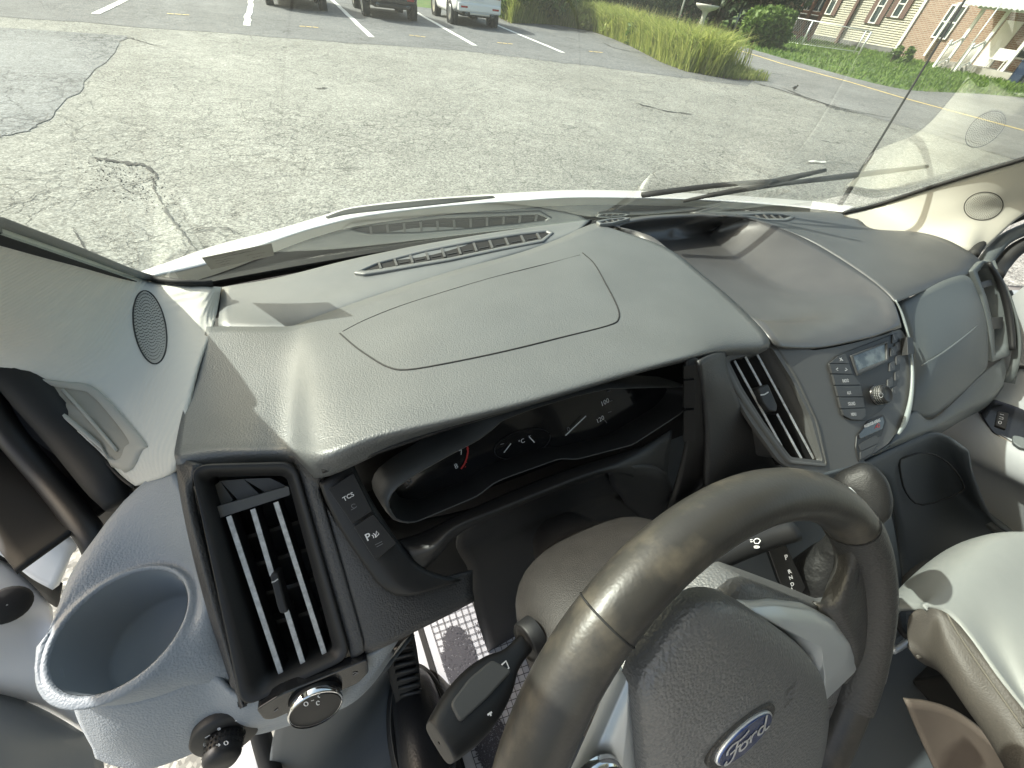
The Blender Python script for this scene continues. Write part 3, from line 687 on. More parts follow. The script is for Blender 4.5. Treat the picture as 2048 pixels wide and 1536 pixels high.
# ------------------------------------------------------------------ parked cars
M_cw = mat('white_car_paint', (0.80, 0.80, 0.79), 0.25, coat=0.6); M_cb = mat('black_car_paint', (0.012, 0.013, 0.016), 0.25, coat=0.8); M_cd = mat('charcoal_car_paint', (0.02, 0.021, 0.023), 0.3, coat=0.7)
M_tyre = mat('tyre_rubber', (0.018, 0.018, 0.018), 0.85); M_rim = mat('alloy', (0.55, 0.56, 0.57), 0.3, 0.9); M_cglass = mat('car_glass', (0.015, 0.02, 0.02), 0.05, spec=0.8); M_cplas = mat('car_plastic', (0.03, 0.03, 0.03), 0.7)
M_lred = mat('tail_red', (0.35, 0.02, 0.02), 0.2, coat=0.5); M_chr = mat('chrome', (0.75, 0.75, 0.75), 0.12, 1.0); M_plt = mat('number_plate', (0.7, 0.72, 0.74), 0.5)
def suv(name, loc, rz, paint, label, dims=(1.86, 4.5, 1.65), clad=True):
    W, Lh, H = dims; e = empty(name, (0, 0, 0), label, 'car', 'cars parked in the bays')
    # body sections along y (rear at y=0), each: y, belt half width, bottom z, belt z, roof half width, roof z
    secs = [(0.00, .40, .50, .85, .40, .86), (.06, .46, .46, .95, .44, 1.02), (.16, .49, .42, 1.0, .42, 1.30), (.42, .50, .36, 1.02, .40, H - .06), (1.1, .50, .25, 1.0, .395, H), (2.2, .50, .25, .98, .39, H - .02), (2.75, .50, .25, .97, .385, H - .10), (3.45, .49, .25, .95, .42, .98), (4.1, .47, .28, .86, .40, .88), (4.42, .41, .36, .72, .36, .74), (Lh, .33, .42, .64, .3, .66)]
    rings = []
    for (y, b, z0, zb, r, zr) in secs:
        half = [(b * .88, z0), (b * .985, z0 + .10), (b, (z0 + zb) / 2), (b * .985, zb), (r + (b - r) * .35, zb + (zr - zb) * .55), (r * .93, zr - .02), (r * .6, zr), (0, zr + .005)]
        rings.append([(W * x, y, z) for x, z in half] + [(-W * x, y, z) for x, z in reversed(half[:-1])])
    k = len(rings[0]); vs = [v for r_ in rings for v in r_]; fs = []
    for i in range(len(rings) - 1):
        for j in range(k): fs.append((i * k + j, (i + 1) * k + j, (i + 1) * k + (j + 1) % k, i * k + (j + 1) % k))
    fs.append(tuple(range(k))); fs.append(tuple(reversed(range((len(rings) - 1) * k, len(rings) * k))))
    o = mesh('body', vs, fs, paint, e, True); sd = o.modifiers.new('s', 'SUBSURF'); sd.levels = sd.render_levels = 2
    hw = W / 2
    def pl2(nm, pts, mt, par=e): p = mesh(nm, pts, [tuple(range(len(pts)))], mt, par); solid(p, .03, 0); return p
    pl2('rear_window', [(-hw * .74, .10, 1.06), (hw * .74, .10, 1.06), (hw * .66, .27, H - .22), (-hw * .66, .27, H - .22)], M_cglass)
    for s in (-1, 1):
        pl2('side_window', [(s * hw * .985, .55, 1.04), (s * hw * .985, 2.9, 1.03), (s * hw * .86, 2.45, H - .17), (s * hw * .85, .75, H - .17)], M_cglass)
        l = box('tail_light', (s * hw * .70 - .17, -.005, .86), (s * hw * .70 + .17, .10, 1.02), M_lred, e, .03)
        box('reflector', (s * hw * .66 - .13, -.060, .555), (s * hw * .66 + .13, -.01, .61), M_lred, e, .01)
        lathe('exhaust', [(.035, 0), (.045, 0), (.045, .14), (.035, .14)], (s * hw * .55, -.03, .40), (0, 1, 0), M_chr, e, 14)
        for yy in (.92, 3.55):
            c = Vector((s * (hw - .105), yy, .345))
            w_ = lathe('wheel', [(.20, -.105), (.31, -.11), (.342, -.085), (.345, 0), (.342, .085), (.31, .11), (.20, .105)], c, (1, 0, 0), M_tyre, e, 28)
            lathe('rim', [(0, s * .07), (.05, s * .085), (.19, s * .10), (.225, s * .112), (.23, s * .10), (.23, -s * .1)], c, (1, 0, 0), M_rim, w_, 24)
            lathe('arch', [(.36, -.12), (.42, -.12), (.42, .125), (.36, .125)], c, (1, 0, 0), M_cplas, e, 28)
    box('bumper', (-hw * .90, -.05, .45), (hw * .90, .22, .70), paint, e, .05)
    box('lower_valance', (-hw * .66, -.03, .36), (hw * .66, .3, .448), M_cplas, e, .03)
    box('number_plate', (-.16, -.015, .76), (.16, .04, .90), M_plt, e, .005)
    if clad: box('skid_plate', (-hw * .42, -.042, .38), (hw * .42, -.01, .46), M_rim, e, .02)
    box('underbody', (-hw * .6, .4, .30), (hw * .6, 4.1, .36), M_cplas, e)
    e.location = loc; e.rotation_euler = (0, 0, rz); return e
q = (G(888, 42) + G(970, 52)) / 2; suv('parked_car', (q.x + .1, q.y - 1.35, gz(q.x) - .02), math.radians(-4), M_cw, 'white crossover parked nearest the bushes, rear to the van')
q = (G(720, 28) + G(822, 38)) / 2; suv('parked_car', (q.x, q.y - 1.3, 0.0), math.radians(-3), M_cb, 'glossy black car parked left of the white crossover', (1.90, 4.6, 1.55), False)
q = (G(535, 6) + G(645, 18)) / 2; suv('parked_car', (q.x, q.y - 1.3, 0.0), math.radians(-2), M_cd, 'dark car cut off at the top, leftmost of the parked cars', (1.92, 4.7, 1.6), False)
# ================================================================== THE VAN: body seen through the glass
M_van = mat('white_van_paint', (0.80, 0.80, 0.79), 0.3, coat=0.4, var=(3, .03)); M_cowl = mat('cowl_plastic', (0.016, 0.018, 0.018), 0.9, var=(20, .2), spec=.15)
M_rub = mat('black_rubber', (0.012, 0.012, 0.012), 0.7); M_blk = mat('black_plastic', (0.014, 0.014, 0.0145), 0.5, bump=('noise', 900, 0.15, 0.0005))
M_dash = mat('dash_grain', (0.105, 0.110, 0.109), 0.44, bump=('grain', 560, 0.38, 0.0010), var=(9, .09), spec=1.0)  # hood plastic coloured paler, for sky sheen as well as dust on top
M_dashshade = mat('shaded_dash_grain', (0.036, 0.036, 0.037), 0.5, bump=('grain', 560, 0.5, 0.001), spec=.7)  # same plastic as the hood; shade of driver-facing panels put into the colour
M_tray = mat('tray_plastic', (0.062, 0.060, 0.058), 0.33, bump=('noise', 1300, 0.25, 0.0005), var=(14, .12), spec=.9)
M_pass = mat('passenger_top_grain', (0.062, 0.064, 0.065), 0.45, bump=('noise', 1300, 0.4, 0.0006), var=(12, .08), spec=.9)
M_trimg = mat('trim_grey', (0.27, 0.30, 0.295), 0.4)
M_dash2 = mat('dash_fine_grain', (0.125, 0.131, 0.129), 0.42, bump=('noise', 1300, 0.4, 0.0006), var=(12, .08), spec=1.0)
M_panel = mat('stack_panel', (0.085, 0.085, 0.082), 0.5, bump=('noise', 1500, 0.12, 0.0004)); M_gloss = mat('gloss_black', (0.012, 0.012, 0.013), 0.12, coat=0.3)
M_void = mat('vent_void', (0.006, 0.006, 0.006), 0.8); M_bluegrey = mat('bluegrey_grain', (0.26, 0.29, 0.32), 0.5, bump=('grain', 520, 0.42, 0.0010))
M_bluesm = mat('bluegrey_smooth', (0.25, 0.28, 0.305), 0.45); M_fabric = mat('pillar_weave', (0.66, 0.645, 0.585), 0.85, bump=('wave', 90, 0.35, 0.0012), aniso='Z')
M_cream = mat('pillar_cream', (0.43, 0.415, 0.365), 0.75, bump=('noise', 900, 0.12, 0.0005)); M_lowgrey = mat('lower_grey', (0.095, 0.106, 0.106), 0.5, bump=('noise', 1100, 0.2, 0.0005)); M_dkgrey = mat('footwell_grey', (0.075, 0.086, 0.094), 0.65, bump=('noise', 900, 0.2, 0.0006))
M_silver = mat('satin_silver', (0.58, 0.61, 0.62), 0.3, 0.35); M_chrome = mat('bright_chrome', (0.85, 0.85, 0.85), 0.08, 1.0); M_vane = mat('vane_edge', (0.46, 0.47, 0.46), 0.5, 0.2, var=(150, .3)); M_wht = mat('legend_white', (0.8, 0.8, 0.8), 0.6); M_dim = mat('legend_dim', (0.16, 0.16, 0.17), 0.6); M_red = mat('legend_red', (0.5, 0.03, 0.03), 0.5)
YB = lambda x: 0.803 - (0.05 if x < 0.5 else 0.055) * ((x - 0.5) / 0.7) ** 2
RAKE = 0.88
def GD(x, h):          # how far the glass leans back h above its base: the sheet bows, flatter low down in the middle
    h = max(h, -.06); return h / RAKE + .0764 * max(0.0, 1 - ((x - .64) / .91) ** 2) * (1 - math.exp(-h / .1)) if h > 0 else h / RAKE
def glass_pt(x, z): return V(x, YB(x) - GD(x, z + 0.42), z)
def glass_hit(px, py):
    r = ray(px, py); lo, hi = 0.05, 4.0
    for _ in range(50):
        t = (lo + hi) / 2; q = r * t
        if q.y < YB(q.x) - GD(q.x, q.z + 0.42): lo = t
        else: hi = t
    return CAM + r * lo
# windscreen: a clear laminated sheet with a green cast; only its Fresnel reflection adds to what lies behind
def glassmat():
    m = bpy.data.materials.new('windscreen_glass'); m.use_nodes = True; nt = m.node_tree; N = nt.nodes.new; L = nt.links.new
    nt.nodes.remove(nt.nodes['Principled BSDF']); out = nt.nodes['Material Output']
    lw = N('ShaderNodeLayerWeight'); lw.inputs[0].default_value = 0.5
    pw = N('ShaderNodeMath'); pw.operation = 'POWER'; pw.inputs[1].default_value = 5; L(lw.outputs['Facing'], pw.inputs[0])
    mr = N('ShaderNodeMapRange'); mr.inputs[3].default_value = 0.078; mr.inputs[4].default_value = 0.85; L(pw.outputs[0], mr.inputs[0])
    tr = N('ShaderNodeBsdfTransparent'); tr.inputs[0].default_value = (0.79, 0.86, 0.81, 1)
    gl_ = N('ShaderNodeBsdfGlossy'); gl_.inputs['Roughness'].default_value = 0.006; gl_.inputs[0].default_value = (0.96, 1, 0.97, 1)
    # a thin film of dust on the inside scatters a little light
    df = N('ShaderNodeBsdfTranslucent'); df.inputs[0].default_value = (0.9, 0.92, 0.85, 1)
    tc = N('ShaderNodeTexCoord'); no = N('ShaderNodeTexNoise'); no.inputs['Scale'].default_value = 5; no.inputs['Detail'].default_value = 8; L(tc.outputs['Object'], no.inputs['Vector'])
    m2 = N('ShaderNodeMapRange'); m2.inputs[1].default_value = 0.35; m2.inputs[2].default_value = 0.75; m2.inputs[3].default_value = 0.004; m2.inputs[4].default_value = 0.018; L(no.outputs['Fac'], m2.inputs[0])
    mx0 = N('ShaderNodeMixShader'); L(m2.outputs[0], mx0.inputs[0]); L(tr.outputs[0], mx0.inputs[1]); L(df.outputs[0], mx0.inputs[2])
    mx = N('ShaderNodeMixShader'); L(mr.outputs[0], mx.inputs[0]); L(mx0.outputs[0], mx.inputs[1]); L(gl_.outputs[0], mx.inputs[2]); L(mx.outputs[0], out.inputs[0]); return m
M_glass = glassmat()
ws = empty('windscreen', glass_pt(.64, -.42), 'wide raked windscreen in front of the dashboard', 'windscreen')
gx = [-.30 + i * (1.9 / 12) for i in range(13)]; gzz = [-.47, -.445, -.42, -.40, -.38, -.35, -.31, -.24, -.1, .1, .3, .42]
patch('glass', [[glass_pt(x, z) for x in gx] for z in gzz], M_glass, ws, 2, 2, thick=0)
# black ceramic edge along the bottom and up both sides
def off_in(p, d=0.004): return p + Vector((0, -d * .66, -d * .75))
patch('frit_band', [[off_in(glass_pt(x, -.472)) for x in gx], [off_in(glass_pt(x, -.434)) for x in gx]], M_rub, ws, 2, 1, thick=0.001)
for s, xe in ((-1, -.30), (1, 1.6)):
    patch('frit_band', [[off_in(glass_pt(xe, z)) for z in gzz], [off_in(glass_pt(xe - s * .035, z)) for z in gzz]], M_rub, ws, 2, 1, thick=0.001)
# inspection slip on the glass, lower left corner
M_slip = leafmat('slip_paper', (0.34, 0.33, 0.30), (0.34, 0.33, 0.30), 0.3); M_ink = mat('slip_ink', (0.03, 0.03, 0.035), 0.8)
c4 = [glass_hit(*p) for p in ((404, 516), (543, 487), (549, 511), (422, 539))]
spn = plane3(c4[0], c4[1], c4[3]); slip = empty('paper_slip', c4[3], 'printed paper slip stuck in the lower left windscreen corner', 'paper slip')
plate('sheet', spn, [(404, 516), (543, 487), (549, 511), (422, 539)], 0.004, 0.0046, M_slip, slip)
for (a, b) in (((425, 519), (500, 502)), ((455, 512), (512, 500)), ((430, 523), (470, 515)), ((432, 527), (462, 520)), ((490, 512), (530, 504)), ((505, 516), (525, 511)), ((440, 531), (458, 526)), ((412, 517), (470, 505))):
    stroke('print', spn, [[(a[0] + (b[0] - a[0]) * k / 9, a[1] + (b[1] - a[1]) * k / 9 + random.uniform(-.8, .8)) for k in range(10)]], 0.0010, M_ink, slip, 0.0049)
# bonnet, cowl, wipers, aerial
hr = [(300, 556, -.46), (424, 527, -.49), (582, 472, -.50), (650, 452, -.505), (734, 433, -.51), (885, 414, -.515), (1036, 403, -.515), (1172, 396, -.515), (1400, 401, -.51), (1560, 412, -.495), (1650, 421, -.475), (1690, 425, -.455)]
hf = [(285, 556, -.50), (424, 498, -.57), (567, 461, -.60), (643, 437, -.62), (703, 418, -.635), (809, 405, -.645), (960, 393, -.65), (1172, 383, -.65), (1400, 391, -.64), (1600, 404, -.61), (1690, 414, -.56), (1712, 420, -.52)]
R_ = [PZ(*p) for p in hr]; F_ = [PZ(*p) for p in hf]
bonnet = empty('bonnet', V(.64, 1.2, -.7), 'white bonnet of the van below the windscreen', 'bonnet')
bon = patch('panel', [R_, [a.lerp(b, .5) + Vector((0, 0, .012)) for a, b in zip(R_, F_)], F_, [p + Vector((0, .035, -.05)) for p in F_], [p + Vector((0, .06, -.35)) for p in F_]], M_van, bonnet, 5, 5, 0.003)
BON = surf(bon)
st = [v.to_2d() for v in spline([Vector((x, y, 0)) for x, y in ((652, 437), (703, 420.5), (809, 407.5), (900, 399.5), (985, 394.5))], 5)]; sb = [v.to_2d() for v in spline([Vector((x, y, 0)) for x, y in ((656, 440), (705, 430), (809, 419), (900, 409), (990, 398))], 5)]
sg_ = [(on(BON, *p, .005), on(BON, *q, .005)) for p, q in zip(st, sb)]; sg_ = [(p, q) for p, q in sg_ if p is not None and q is not None]
patch('dark_vent_strip', [[p for p, q in sg_], [p.lerp(q, .5) + Vector((0, 0, .001)) for p, q in sg_], [q for p, q in sg_]], M_cowl, bonnet, 1, 2, 0.003)
cowl = empty('cowl_panel', V(.64, .95, -.55), 'black plastic cowl between bonnet and windscreen', 'cowl')
patch('panel', [[V(x, YB(x) + .062, -.472) for x in [-.28 + i * (1.84 / 10) for i in range(11)]], [p + Vector((0, -.01, -.02)) for p in R_], [p + Vector((0, .04, -.06)) for p in R_]], M_cowl, cowl, 4, 3, 0.003)
def wiper(label, a, b, c, w):
    e = empty('wiper', a, label, 'wiper', 'windscreen wipers')
    tube('arm', [a, a.lerp(b, .5) + Vector((0, -.004, .006)), b], [.010, .009, .007], M_rub, e, 8, 4, flat=.6)
    d = (c - b).normalized(); blade = tube('blade', [b - d * w, b, c], [.006, .010, .006], M_rub, e, 8, 3, flat=.7); return e
def gpx(px, py, o=.045): q = glass_hit(px, py); return q + Vector((0, o * .66, o * .75))
wiper('nearer wiper lying low across the windscreen base', gpx(1290, 428), gpx(1560, 398), gpx(1655, 379), .22)
wiper('outer wiper reaching towards the right pillar', gpx(1420, 424), gpx(1700, 387), gpx(1855, 368), .22)
ab = PZ(1683, 406, -.50); ant = empty('radio_aerial', ab, 'thin black aerial rising from the right front wing', 'aerial')
ar = PX(1745, 305, ab.x); tp = PX(1932, -4, ab.x - .02)
tube('base', [ab + Vector((0, 0, -.03)), ab.lerp(ar, .5), ar], [.010, .0085, .006], M_rub, ant, 10, 2); tube('rod', [ar, ar.lerp(tp, .5), tp + (tp - ar) * .15], [.0042, .0036, .003], M_rub, ant, 8, 8)
# ================================================================== DASHBOARD
DB = empty('dashboard', V(.64, .3, -1.0), 'dark grey moulded van dashboard with vents and storage tray', 'dashboard')
# core that closes the gaps behind the visible skins
def core_section(x): return [V(x, .70, -.51), V(x, .40, -.505), V(x, .32, -.51), V(x, .26, -.56), V(x, .28, -.70), V(x, .70, -.75)]
vs = core_section(-.15) + core_section(1.47); fs = [(i, (i + 1) % 6, 6 + (i + 1) % 6, 6 + i) for i in range(6)] + [tuple(reversed(range(6))), tuple(range(6, 12))]
mesh('inner_carrier', vs, fs, M_void, DB)
hood_grid = list(zip(
 [(413, 653, -.402), (392, 740, -.385), (369, 810, -.37), (352, 885, -.352), (351, 922, -.346), V(-.176, .285, -.375)],
 [(460, 653, -.402), (445, 740, -.387), (430, 820, -.37), (425, 880, -.353), (430, 910, -.348), V(-.142, .28, -.38)],
 [(535, 653, -.402), (525, 740, -.385), (512, 820, -.366), (500, 880, -.351), (500, 908, -.348), V(-.112, .275, -.38)],
 [(585, 651, -.400), (582, 740, -.378), (578, 820, -.360), (576, 880, -.349), (577, 908, -.348), V(-.078, .262, -.38)],
 [(635, 632, -.398), (637, 720, -.358), (635, 800, -.332), (636, 880, -.313), (641, 916, -.308), V(-.045, .222, -.335)],
 [(760, 588, -.397), (762, 690, -.348), (757, 780, -.321), (756, 848, -.303), (760, 876, -.302), V(.025, .226, -.325)],
 [(900, 543, -.395), (900, 630, -.347), (902, 725, -.321), (903, 808, -.302), (905, 843, -.301), V(.115, .226, -.325)],
 [(1040, 505, -.393), (1050, 590, -.347), (1062, 680, -.321), (1070, 765, -.302), (1075, 801, -.301), V(.21, .226, -.325)],
 [(1120, 476, -.392), (1170, 545, -.35), (1215, 630, -.325), (1240, 712, -.303), (1250, 750, -.301), V(.31, .226, -.325)],
 [(1160, 457, -.391), (1238, 528, -.357), (1300, 608, -.332), (1345, 690, -.308), (1372, 716, -.305), V(.385, .226, -.33)],
 [(1188, 447, -.391), (1290, 512, -.365), (1360, 580, -.345), (1420, 655, -.33), (1452, 700, -.34), V(.47, .25, -.37)],
 [(1204, 450, -.392), (1328, 493, -.372), (1410, 553, -.362), (1490, 622, -.355), (1540, 686, -.353), V(.585, .235, -.39)]))
hood_o = patch('driver_hood', hood_grid, M_dash, DB, 5, 6, 0.006); HB = surf(hood_o)
# seam of the raised airbag pad on the hood
def on_hood(px, py, z): return PZ(px, py, z)
padl = [(680, 667), (710, 693), (740, 714), (775, 734), (815, 740), (900, 726), (1010, 703), (1120, 676), (1215, 652), (1237, 638), (1234, 612), (1210, 565), (1188, 527), (1165, 506)]
tube('pad_seam', spline([on(HB, x, y, .0002) for x, y in padl], 1), 0.0012, M_rub, DB, 6, 4)
padl = [(685, 663), (730, 640), (800, 612), (900, 580), (1000, 551), (1100, 526), (1160, 510)]
tube('pad_seam', [on(HB, x, y, .0000) for x, y in padl], 0.0007, M_rub, DB, 6, 4)
# defroster panel behind it
r0 = [(445, 574, -.425), (560, 554, -.425), (700, 519, -.424), (850, 488, -.42), (1000, 463, -.418), (1110, 448, -.415), (1184, 438, -.41)]
r1 = [(440, 612, -.415), (540, 604, -.415), (680, 570, -.413), (835, 528, -.409), (985, 495, -.406), (1095, 468, -.404), (1172, 447, -.402)]
r2 = [(437, 651, -.408), (575, 653, -.409), (632, 634, -.405), (760, 590, -.404), (980, 521, -.401), (1094, 487, -.400), (1160, 459, -.398)]
dp_o = patch('defroster_panel', [[PZ(*p) + Vector((0, .012, -.03)) for p in r0], r0, r1, r2, [PZ(*p) + Vector((0, 0, -.02)) for p in r2]], M_dash2, DB, 6, 5, 0.004); DPB = surf(dp_o)
gx2 = [-.25 + i * (1.78 / 10) for i in range(11)]
patch('rear_gap_filler', [[V(x, YB(x) - .13, -.47) for x in gx2], [V(x, YB(x), -.485) for x in gx2], [V(x, YB(x) + .06, -.475) for x in gx2]], M_rub, DB, 3, 2, .003)
DV = plane3(on(DPB, 760, 532), on(DPB, 1085, 474), on(DPB, 930, 524), (1, 0, 0))
dvent = ring('defroster_vent', DV, [(706, 545), (752, 523), (850, 497), (950, 477), (1040, 463), (1096, 457), (1108, 464), (1088, 482), (1000, 499), (900, 520), (764, 543), (728, 548)], [(722, 541), (757, 526), (850, 503), (950, 483), (1040, 469), (1092, 463), (1100, 466), (1083, 478), (1000, 494), (900, 515), (762, 537), (735, 541)], -.004, .0035, .0005, M_dash2, DB, 96, hin=.003, ro=.004, ri=.003)
plate('slot_floor', DV, [(722, 541), (757, 526), (850, 503), (950, 483), (1040, 469), (1092, 463), (1100, 466), (1083, 478), (1000, 494), (900, 515), (762, 537), (735, 541)], -.0005, .0009, M_void, dvent)
for k in range(11):
    t = k / 10; a = (757 + (1074 - 757) * t, 524 + (466 - 524) * t + 4 * math.sin(math.pi * t) * -1); b = (762 + (1081 - 762) * t, 537 + (478 - 537) * t)
    plate('fin', DV, [(a[0] - 2.2, a[1]), (a[0] + 2.2, a[1] - .5), (b[0] + 2.2, b[1] - .5), (b[0] - 2.2, b[1])], .0012, .0040, M_panel, dvent)
    if 1 <= k < 10:
        c_ = (b[0] + 14, b[1] - 7); plate('fin', DV, [(c_[0] - 9, c_[1] + 1), (c_[0] + 10, c_[1] - 2.5), (c_[0] + 10, c_[1] - 1), (c_[0] - 9, c_[1] + 2.8)], .0012, .0022, M_blk, dvent)
# ------------------------------------------------------------------ passenger tray and top
tray_rows = [
 [(1208, 447, -.391), (1250, 438, -.391), (1300, 431, -.39), (1370, 427, -.39), (1400, 427, -.389), (1425, 428, -.388), (1435, 430, -.387), (1442, 431, -.387)],
 [(1228, 451, -.390), (1265, 444, -.392), (1310, 438, -.392), (1372, 434, -.392), (1402, 433, -.391), (1424, 434, -.390), (1438, 433, -.388), (1446, 433, -.386)],
 [(1250, 456, -.389), V(.662, .728, -.42), V(.75, .738, -.425), V(.86, .735, -.425), V(.90, .73, -.425), V(.935, .715, -.42), (1446, 437, -.395), (1455, 434, -.3855)],
 [(1262, 459, -.388), V(.665, .715, -.446), V(.75, .725, -.451), V(.86, .722, -.451), V(.90, .715, -.449), (1423, 458, -.448), (1444, 443, -.405), (1466, 434, -.385)],
 [(1280, 464, -.387), V(.668, .70, -.455), V(.75, .705, -.457), V(.86, .70, -.457), (1408, 473, -.456), (1424, 466, -.448), (1455, 446, -.408), (1480, 435, -.384)],
 [(1310, 477, -.384), V(.67, .66, -.456), V(.75, .66, -.457), V(.86, .65, -.457), (1424, 488, -.455), (1440, 478, -.446), (1482, 453, -.408), (1512, 439, -.382)],
 [(1353, 511, -.377), V(.665, .50, -.450), V(.74, .50, -.451), (1462, 545, -.450), (1497, 540, -.450), (1511, 529, -.442), (1555, 501, -.409), (1600, 472, -.377)],
 [(1410, 553, -.367), V(.66, .39, -.433), V(.74, .39, -.434), (1535, 590, -.432), (1568, 580, -.432), (1584, 567, -.424), (1624, 538, -.398), (1665, 508, -.371)],
 [(1467, 601, -.360), V(.655, .31, -.412), V(.74, .31, -.413), (1610, 614, -.410), (1650, 596, -.405), (1668, 584, -.398), (1700, 568, -.382), (1732, 553, -.365)],
 [(1512, 642, -.357), (1565, 640, -.385), (1620, 638, -.392), (1680, 622, -.389), (1722, 604, -.382), (1742, 595, -.376), (1756, 588, -.369), (1768, 583, -.363)],
 [(1538, 672, -.356), (1590, 670, -.374), (1645, 660, -.380), (1700, 645, -.380), (1738, 630, -.378), (1760, 619, -.374), (1776, 611, -.367), (1788, 606, -.363)],
 [(1552, 690, -.362), (1605, 692, -.376), (1650, 690, -.383), (1705, 678, -.383), (1745, 667, -.382), (1770, 658, -.379), (1788, 648, -.375), (1800, 640, -.372)],
 [(1556, 697, -.370), (1622, 699, -.386), (1655, 695, -.391), (1708, 684, -.391), (1748, 675, -.390), (1772, 666, -.387), (1790, 660, -.384), (1803, 655, -.382)]]
patch('storage_tray', tray_rows, M_tray, DB, 4, 4, 0.004)
pt_rows = [
 [PZ(1380, 424, -.40) , PZ(1450, 423, -.40), PZ(1530, 423, -.40), PZ(1620, 424, -.40), PZ(1700, 428, -.40)],
 [(1442, 430, -.387), (1485, 428, -.390), (1555, 428, -.391), (1640, 432, -.390), (1722, 442, -.388)],
 [(1502, 437, -.383), (1545, 440, -.386), (1610, 444, -.388), (1680, 450, -.387), (1748, 458, -.386)],
 [(1602, 472, -.377), (1640, 472, -.380), (1695, 474, -.383), (1760, 474, -.382), ('x', 1835, 464, 1.52)],
 [(1667, 507, -.371), (1705, 503, -.375), (1760, 502, -.378), (1820, 496, -.376), ('x', 1895, 480, 1.50)],
 [(1735, 552, -.365), (1770, 545, -.370), (1820, 535, -.373), (1880, 520, -.373), ('x', 1945, 508, 1.48)],
 [(1773, 583, -.363), (1805, 575, -.369), (1850, 560, -.373), (1905, 543, -.375), (1962, 524, -.376)],
 [(1793, 604, -.366), (1822, 592, -.375), (1862, 576, -.380), (1908, 558, -.383), (1962, 540, -.390)]]
patch('passenger_top', pt_rows, M_pass, DB, 5, 5, 0.004)
PV2 = plane3(PZ(1480, 430, -.3892), PZ(1600, 433, -.3892), PZ(1540, 445, -.3855), (1, 0, 0))
for nm, o_, i_, fins in (('defroster_vent', [(1470, 428), (1520, 425), (1570, 427), (1592, 433), (1575, 440), (1530, 440), (1490, 434)], [(1482, 430), (1520, 428), (1566, 430), (1580, 433), (1568, 437), (1530, 437), (1500, 433)], [(1512, 429, 1522, 436), (1528, 428.5, 1537, 437), (1543, 429, 1552, 437), (1558, 430, 1566, 437)]),
                         ('defroster_vent', [(1192, 442), (1215, 437), (1250, 434), (1262, 436), (1225, 446), (1200, 448)], [(1200, 444), (1218, 439.5), (1247, 436.5), (1252, 437.5), (1222, 444), (1205, 446)], [(1212, 441, 1217, 445), (1224, 439, 1229, 443), (1236, 438, 1240, 441)])):
    P_l = PV2 if o_[0][0] > 1400 else plane3(PZ(1195, 444, -.388), PZ(1255, 436, -.388), PZ(1225, 447, -.3865), (1, 0, 0))
    rg = ring(nm, P_l, o_, i_, -.004, .004, .0005, M_dash2, DB, 48, hin=.003, ro=.004, ri=.002); plate('slot_floor', P_l, i_, -.0005, .0009, M_void, rg)
    for f in fins: plate('fin', P_l, [(f[0] - 1.5, f[1]), (f[0] + 1.5, f[1]), (f[2] + 1.5, f[3]), (f[2] - 1.5, f[3])], .001, .0034, M_panel, rg)
# ------------------------------------------------------------------ left vent
LV = Plane(V(-.12, .266, -.345), (0, -.604, .797))
def bez(name, pl, outer, inner, h, depth, material, parent, hin=None): return ring(name, pl, outer, inner, -.01, h, depth, material, parent, 96, hin, .014, .008)
lv = bez('left_vent', LV, [(379, 930), (590, 924), (703, 1316), (482, 1420)], [(411, 954), (573, 951), (668, 1302), (533, 1362)], .004, .06, M_blk, DB, -.006)
plate('vent_floor', LV, [(400, 940), (590, 935), (690, 1310), (500, 1400)], -.066, -.058, M_void, lv)
# grained surround strips beside the vent
patch('vent_surround', [[(351, 918, -.347), (368, 918, -.349), LV.at(386, 930, -.004)], [(358, 980, -.358), LV.at(370, 985, .001), LV.at(388, 985, -.002)], [LV.at(380, 1090, -.012), LV.at(392, 1086, 0), LV.at(408, 1083, -.002)], [LV.at(415, 1225, -.012), LV.at(427, 1220, 0), LV.at(443, 1216, -.002)], [LV.at(452, 1345, -.012), LV.at(462, 1340, 0), LV.at(474, 1335, -.002)], [LV.at(478, 1420, -.012), LV.at(484, 1416, 0), LV.at(494, 1412, -.002)]], M_dashshade, DB, 4, 5, 0.008)
patch('vent_surround', [[(577, 912, -.350), (612, 914, -.333), (640, 917, -.310)], [LV.at(596, 945, -.001), LV.at(618, 950, .006), LV.at(637, 965, .008)], [LV.at(615, 1010, -.001), LV.at(632, 1010, .005), LV.at(648, 1012, .006)], [LV.at(648, 1130, -.001), LV.at(664, 1125, .005), LV.at(680, 1120, .006)], [LV.at(690, 1275, -.001), LV.at(706, 1270, .004), LV.at(722, 1266, .005)], [LV.at(702, 1316, -.001), LV.at(716, 1312, .003), LV.at(729, 1304, .003)]], M_dashshade, DB, 4, 5, 0.008)
cb_ = plate('cross_bar', LV, [(417, 1018), (577, 972), (580, 990), (421, 1042)], -.028, -.012, M_panel, lv, .002)
for a in (((412, 985), (440, 962), (466, 1000), (440, 1016)), ((440, 962), (487, 958), (520, 990), (478, 1002)), ((487, 958), (540, 956), (572, 972), (530, 984))):
    plate('top_louvre', LV, [a[0], a[1], a[2], a[3]], -.036, -.022, M_panel, lv, .001)
def vane(pl, a, b, par, w=.0046, h0=-.030, h1=-.010, mt=M_vane):
    A_, B_ = pl.uv(*a, h1), pl.uv(*b, h1); d = (B_ - A_).normalized(); nn = Vector((-d.y, d.x)) * w / 2
    v_ = plate2('vane', pl, [A_ + nn, B_ + nn, B_ - nn, A_ - nn], h0, h1, M_blk, par)
    plate2('vane_edge', pl, [A_ + nn * .9, B_ + nn * .9, B_ - nn * .9, A_ - nn * .9], h1 + .0004, h1 + .0012, mt, v_); return v_
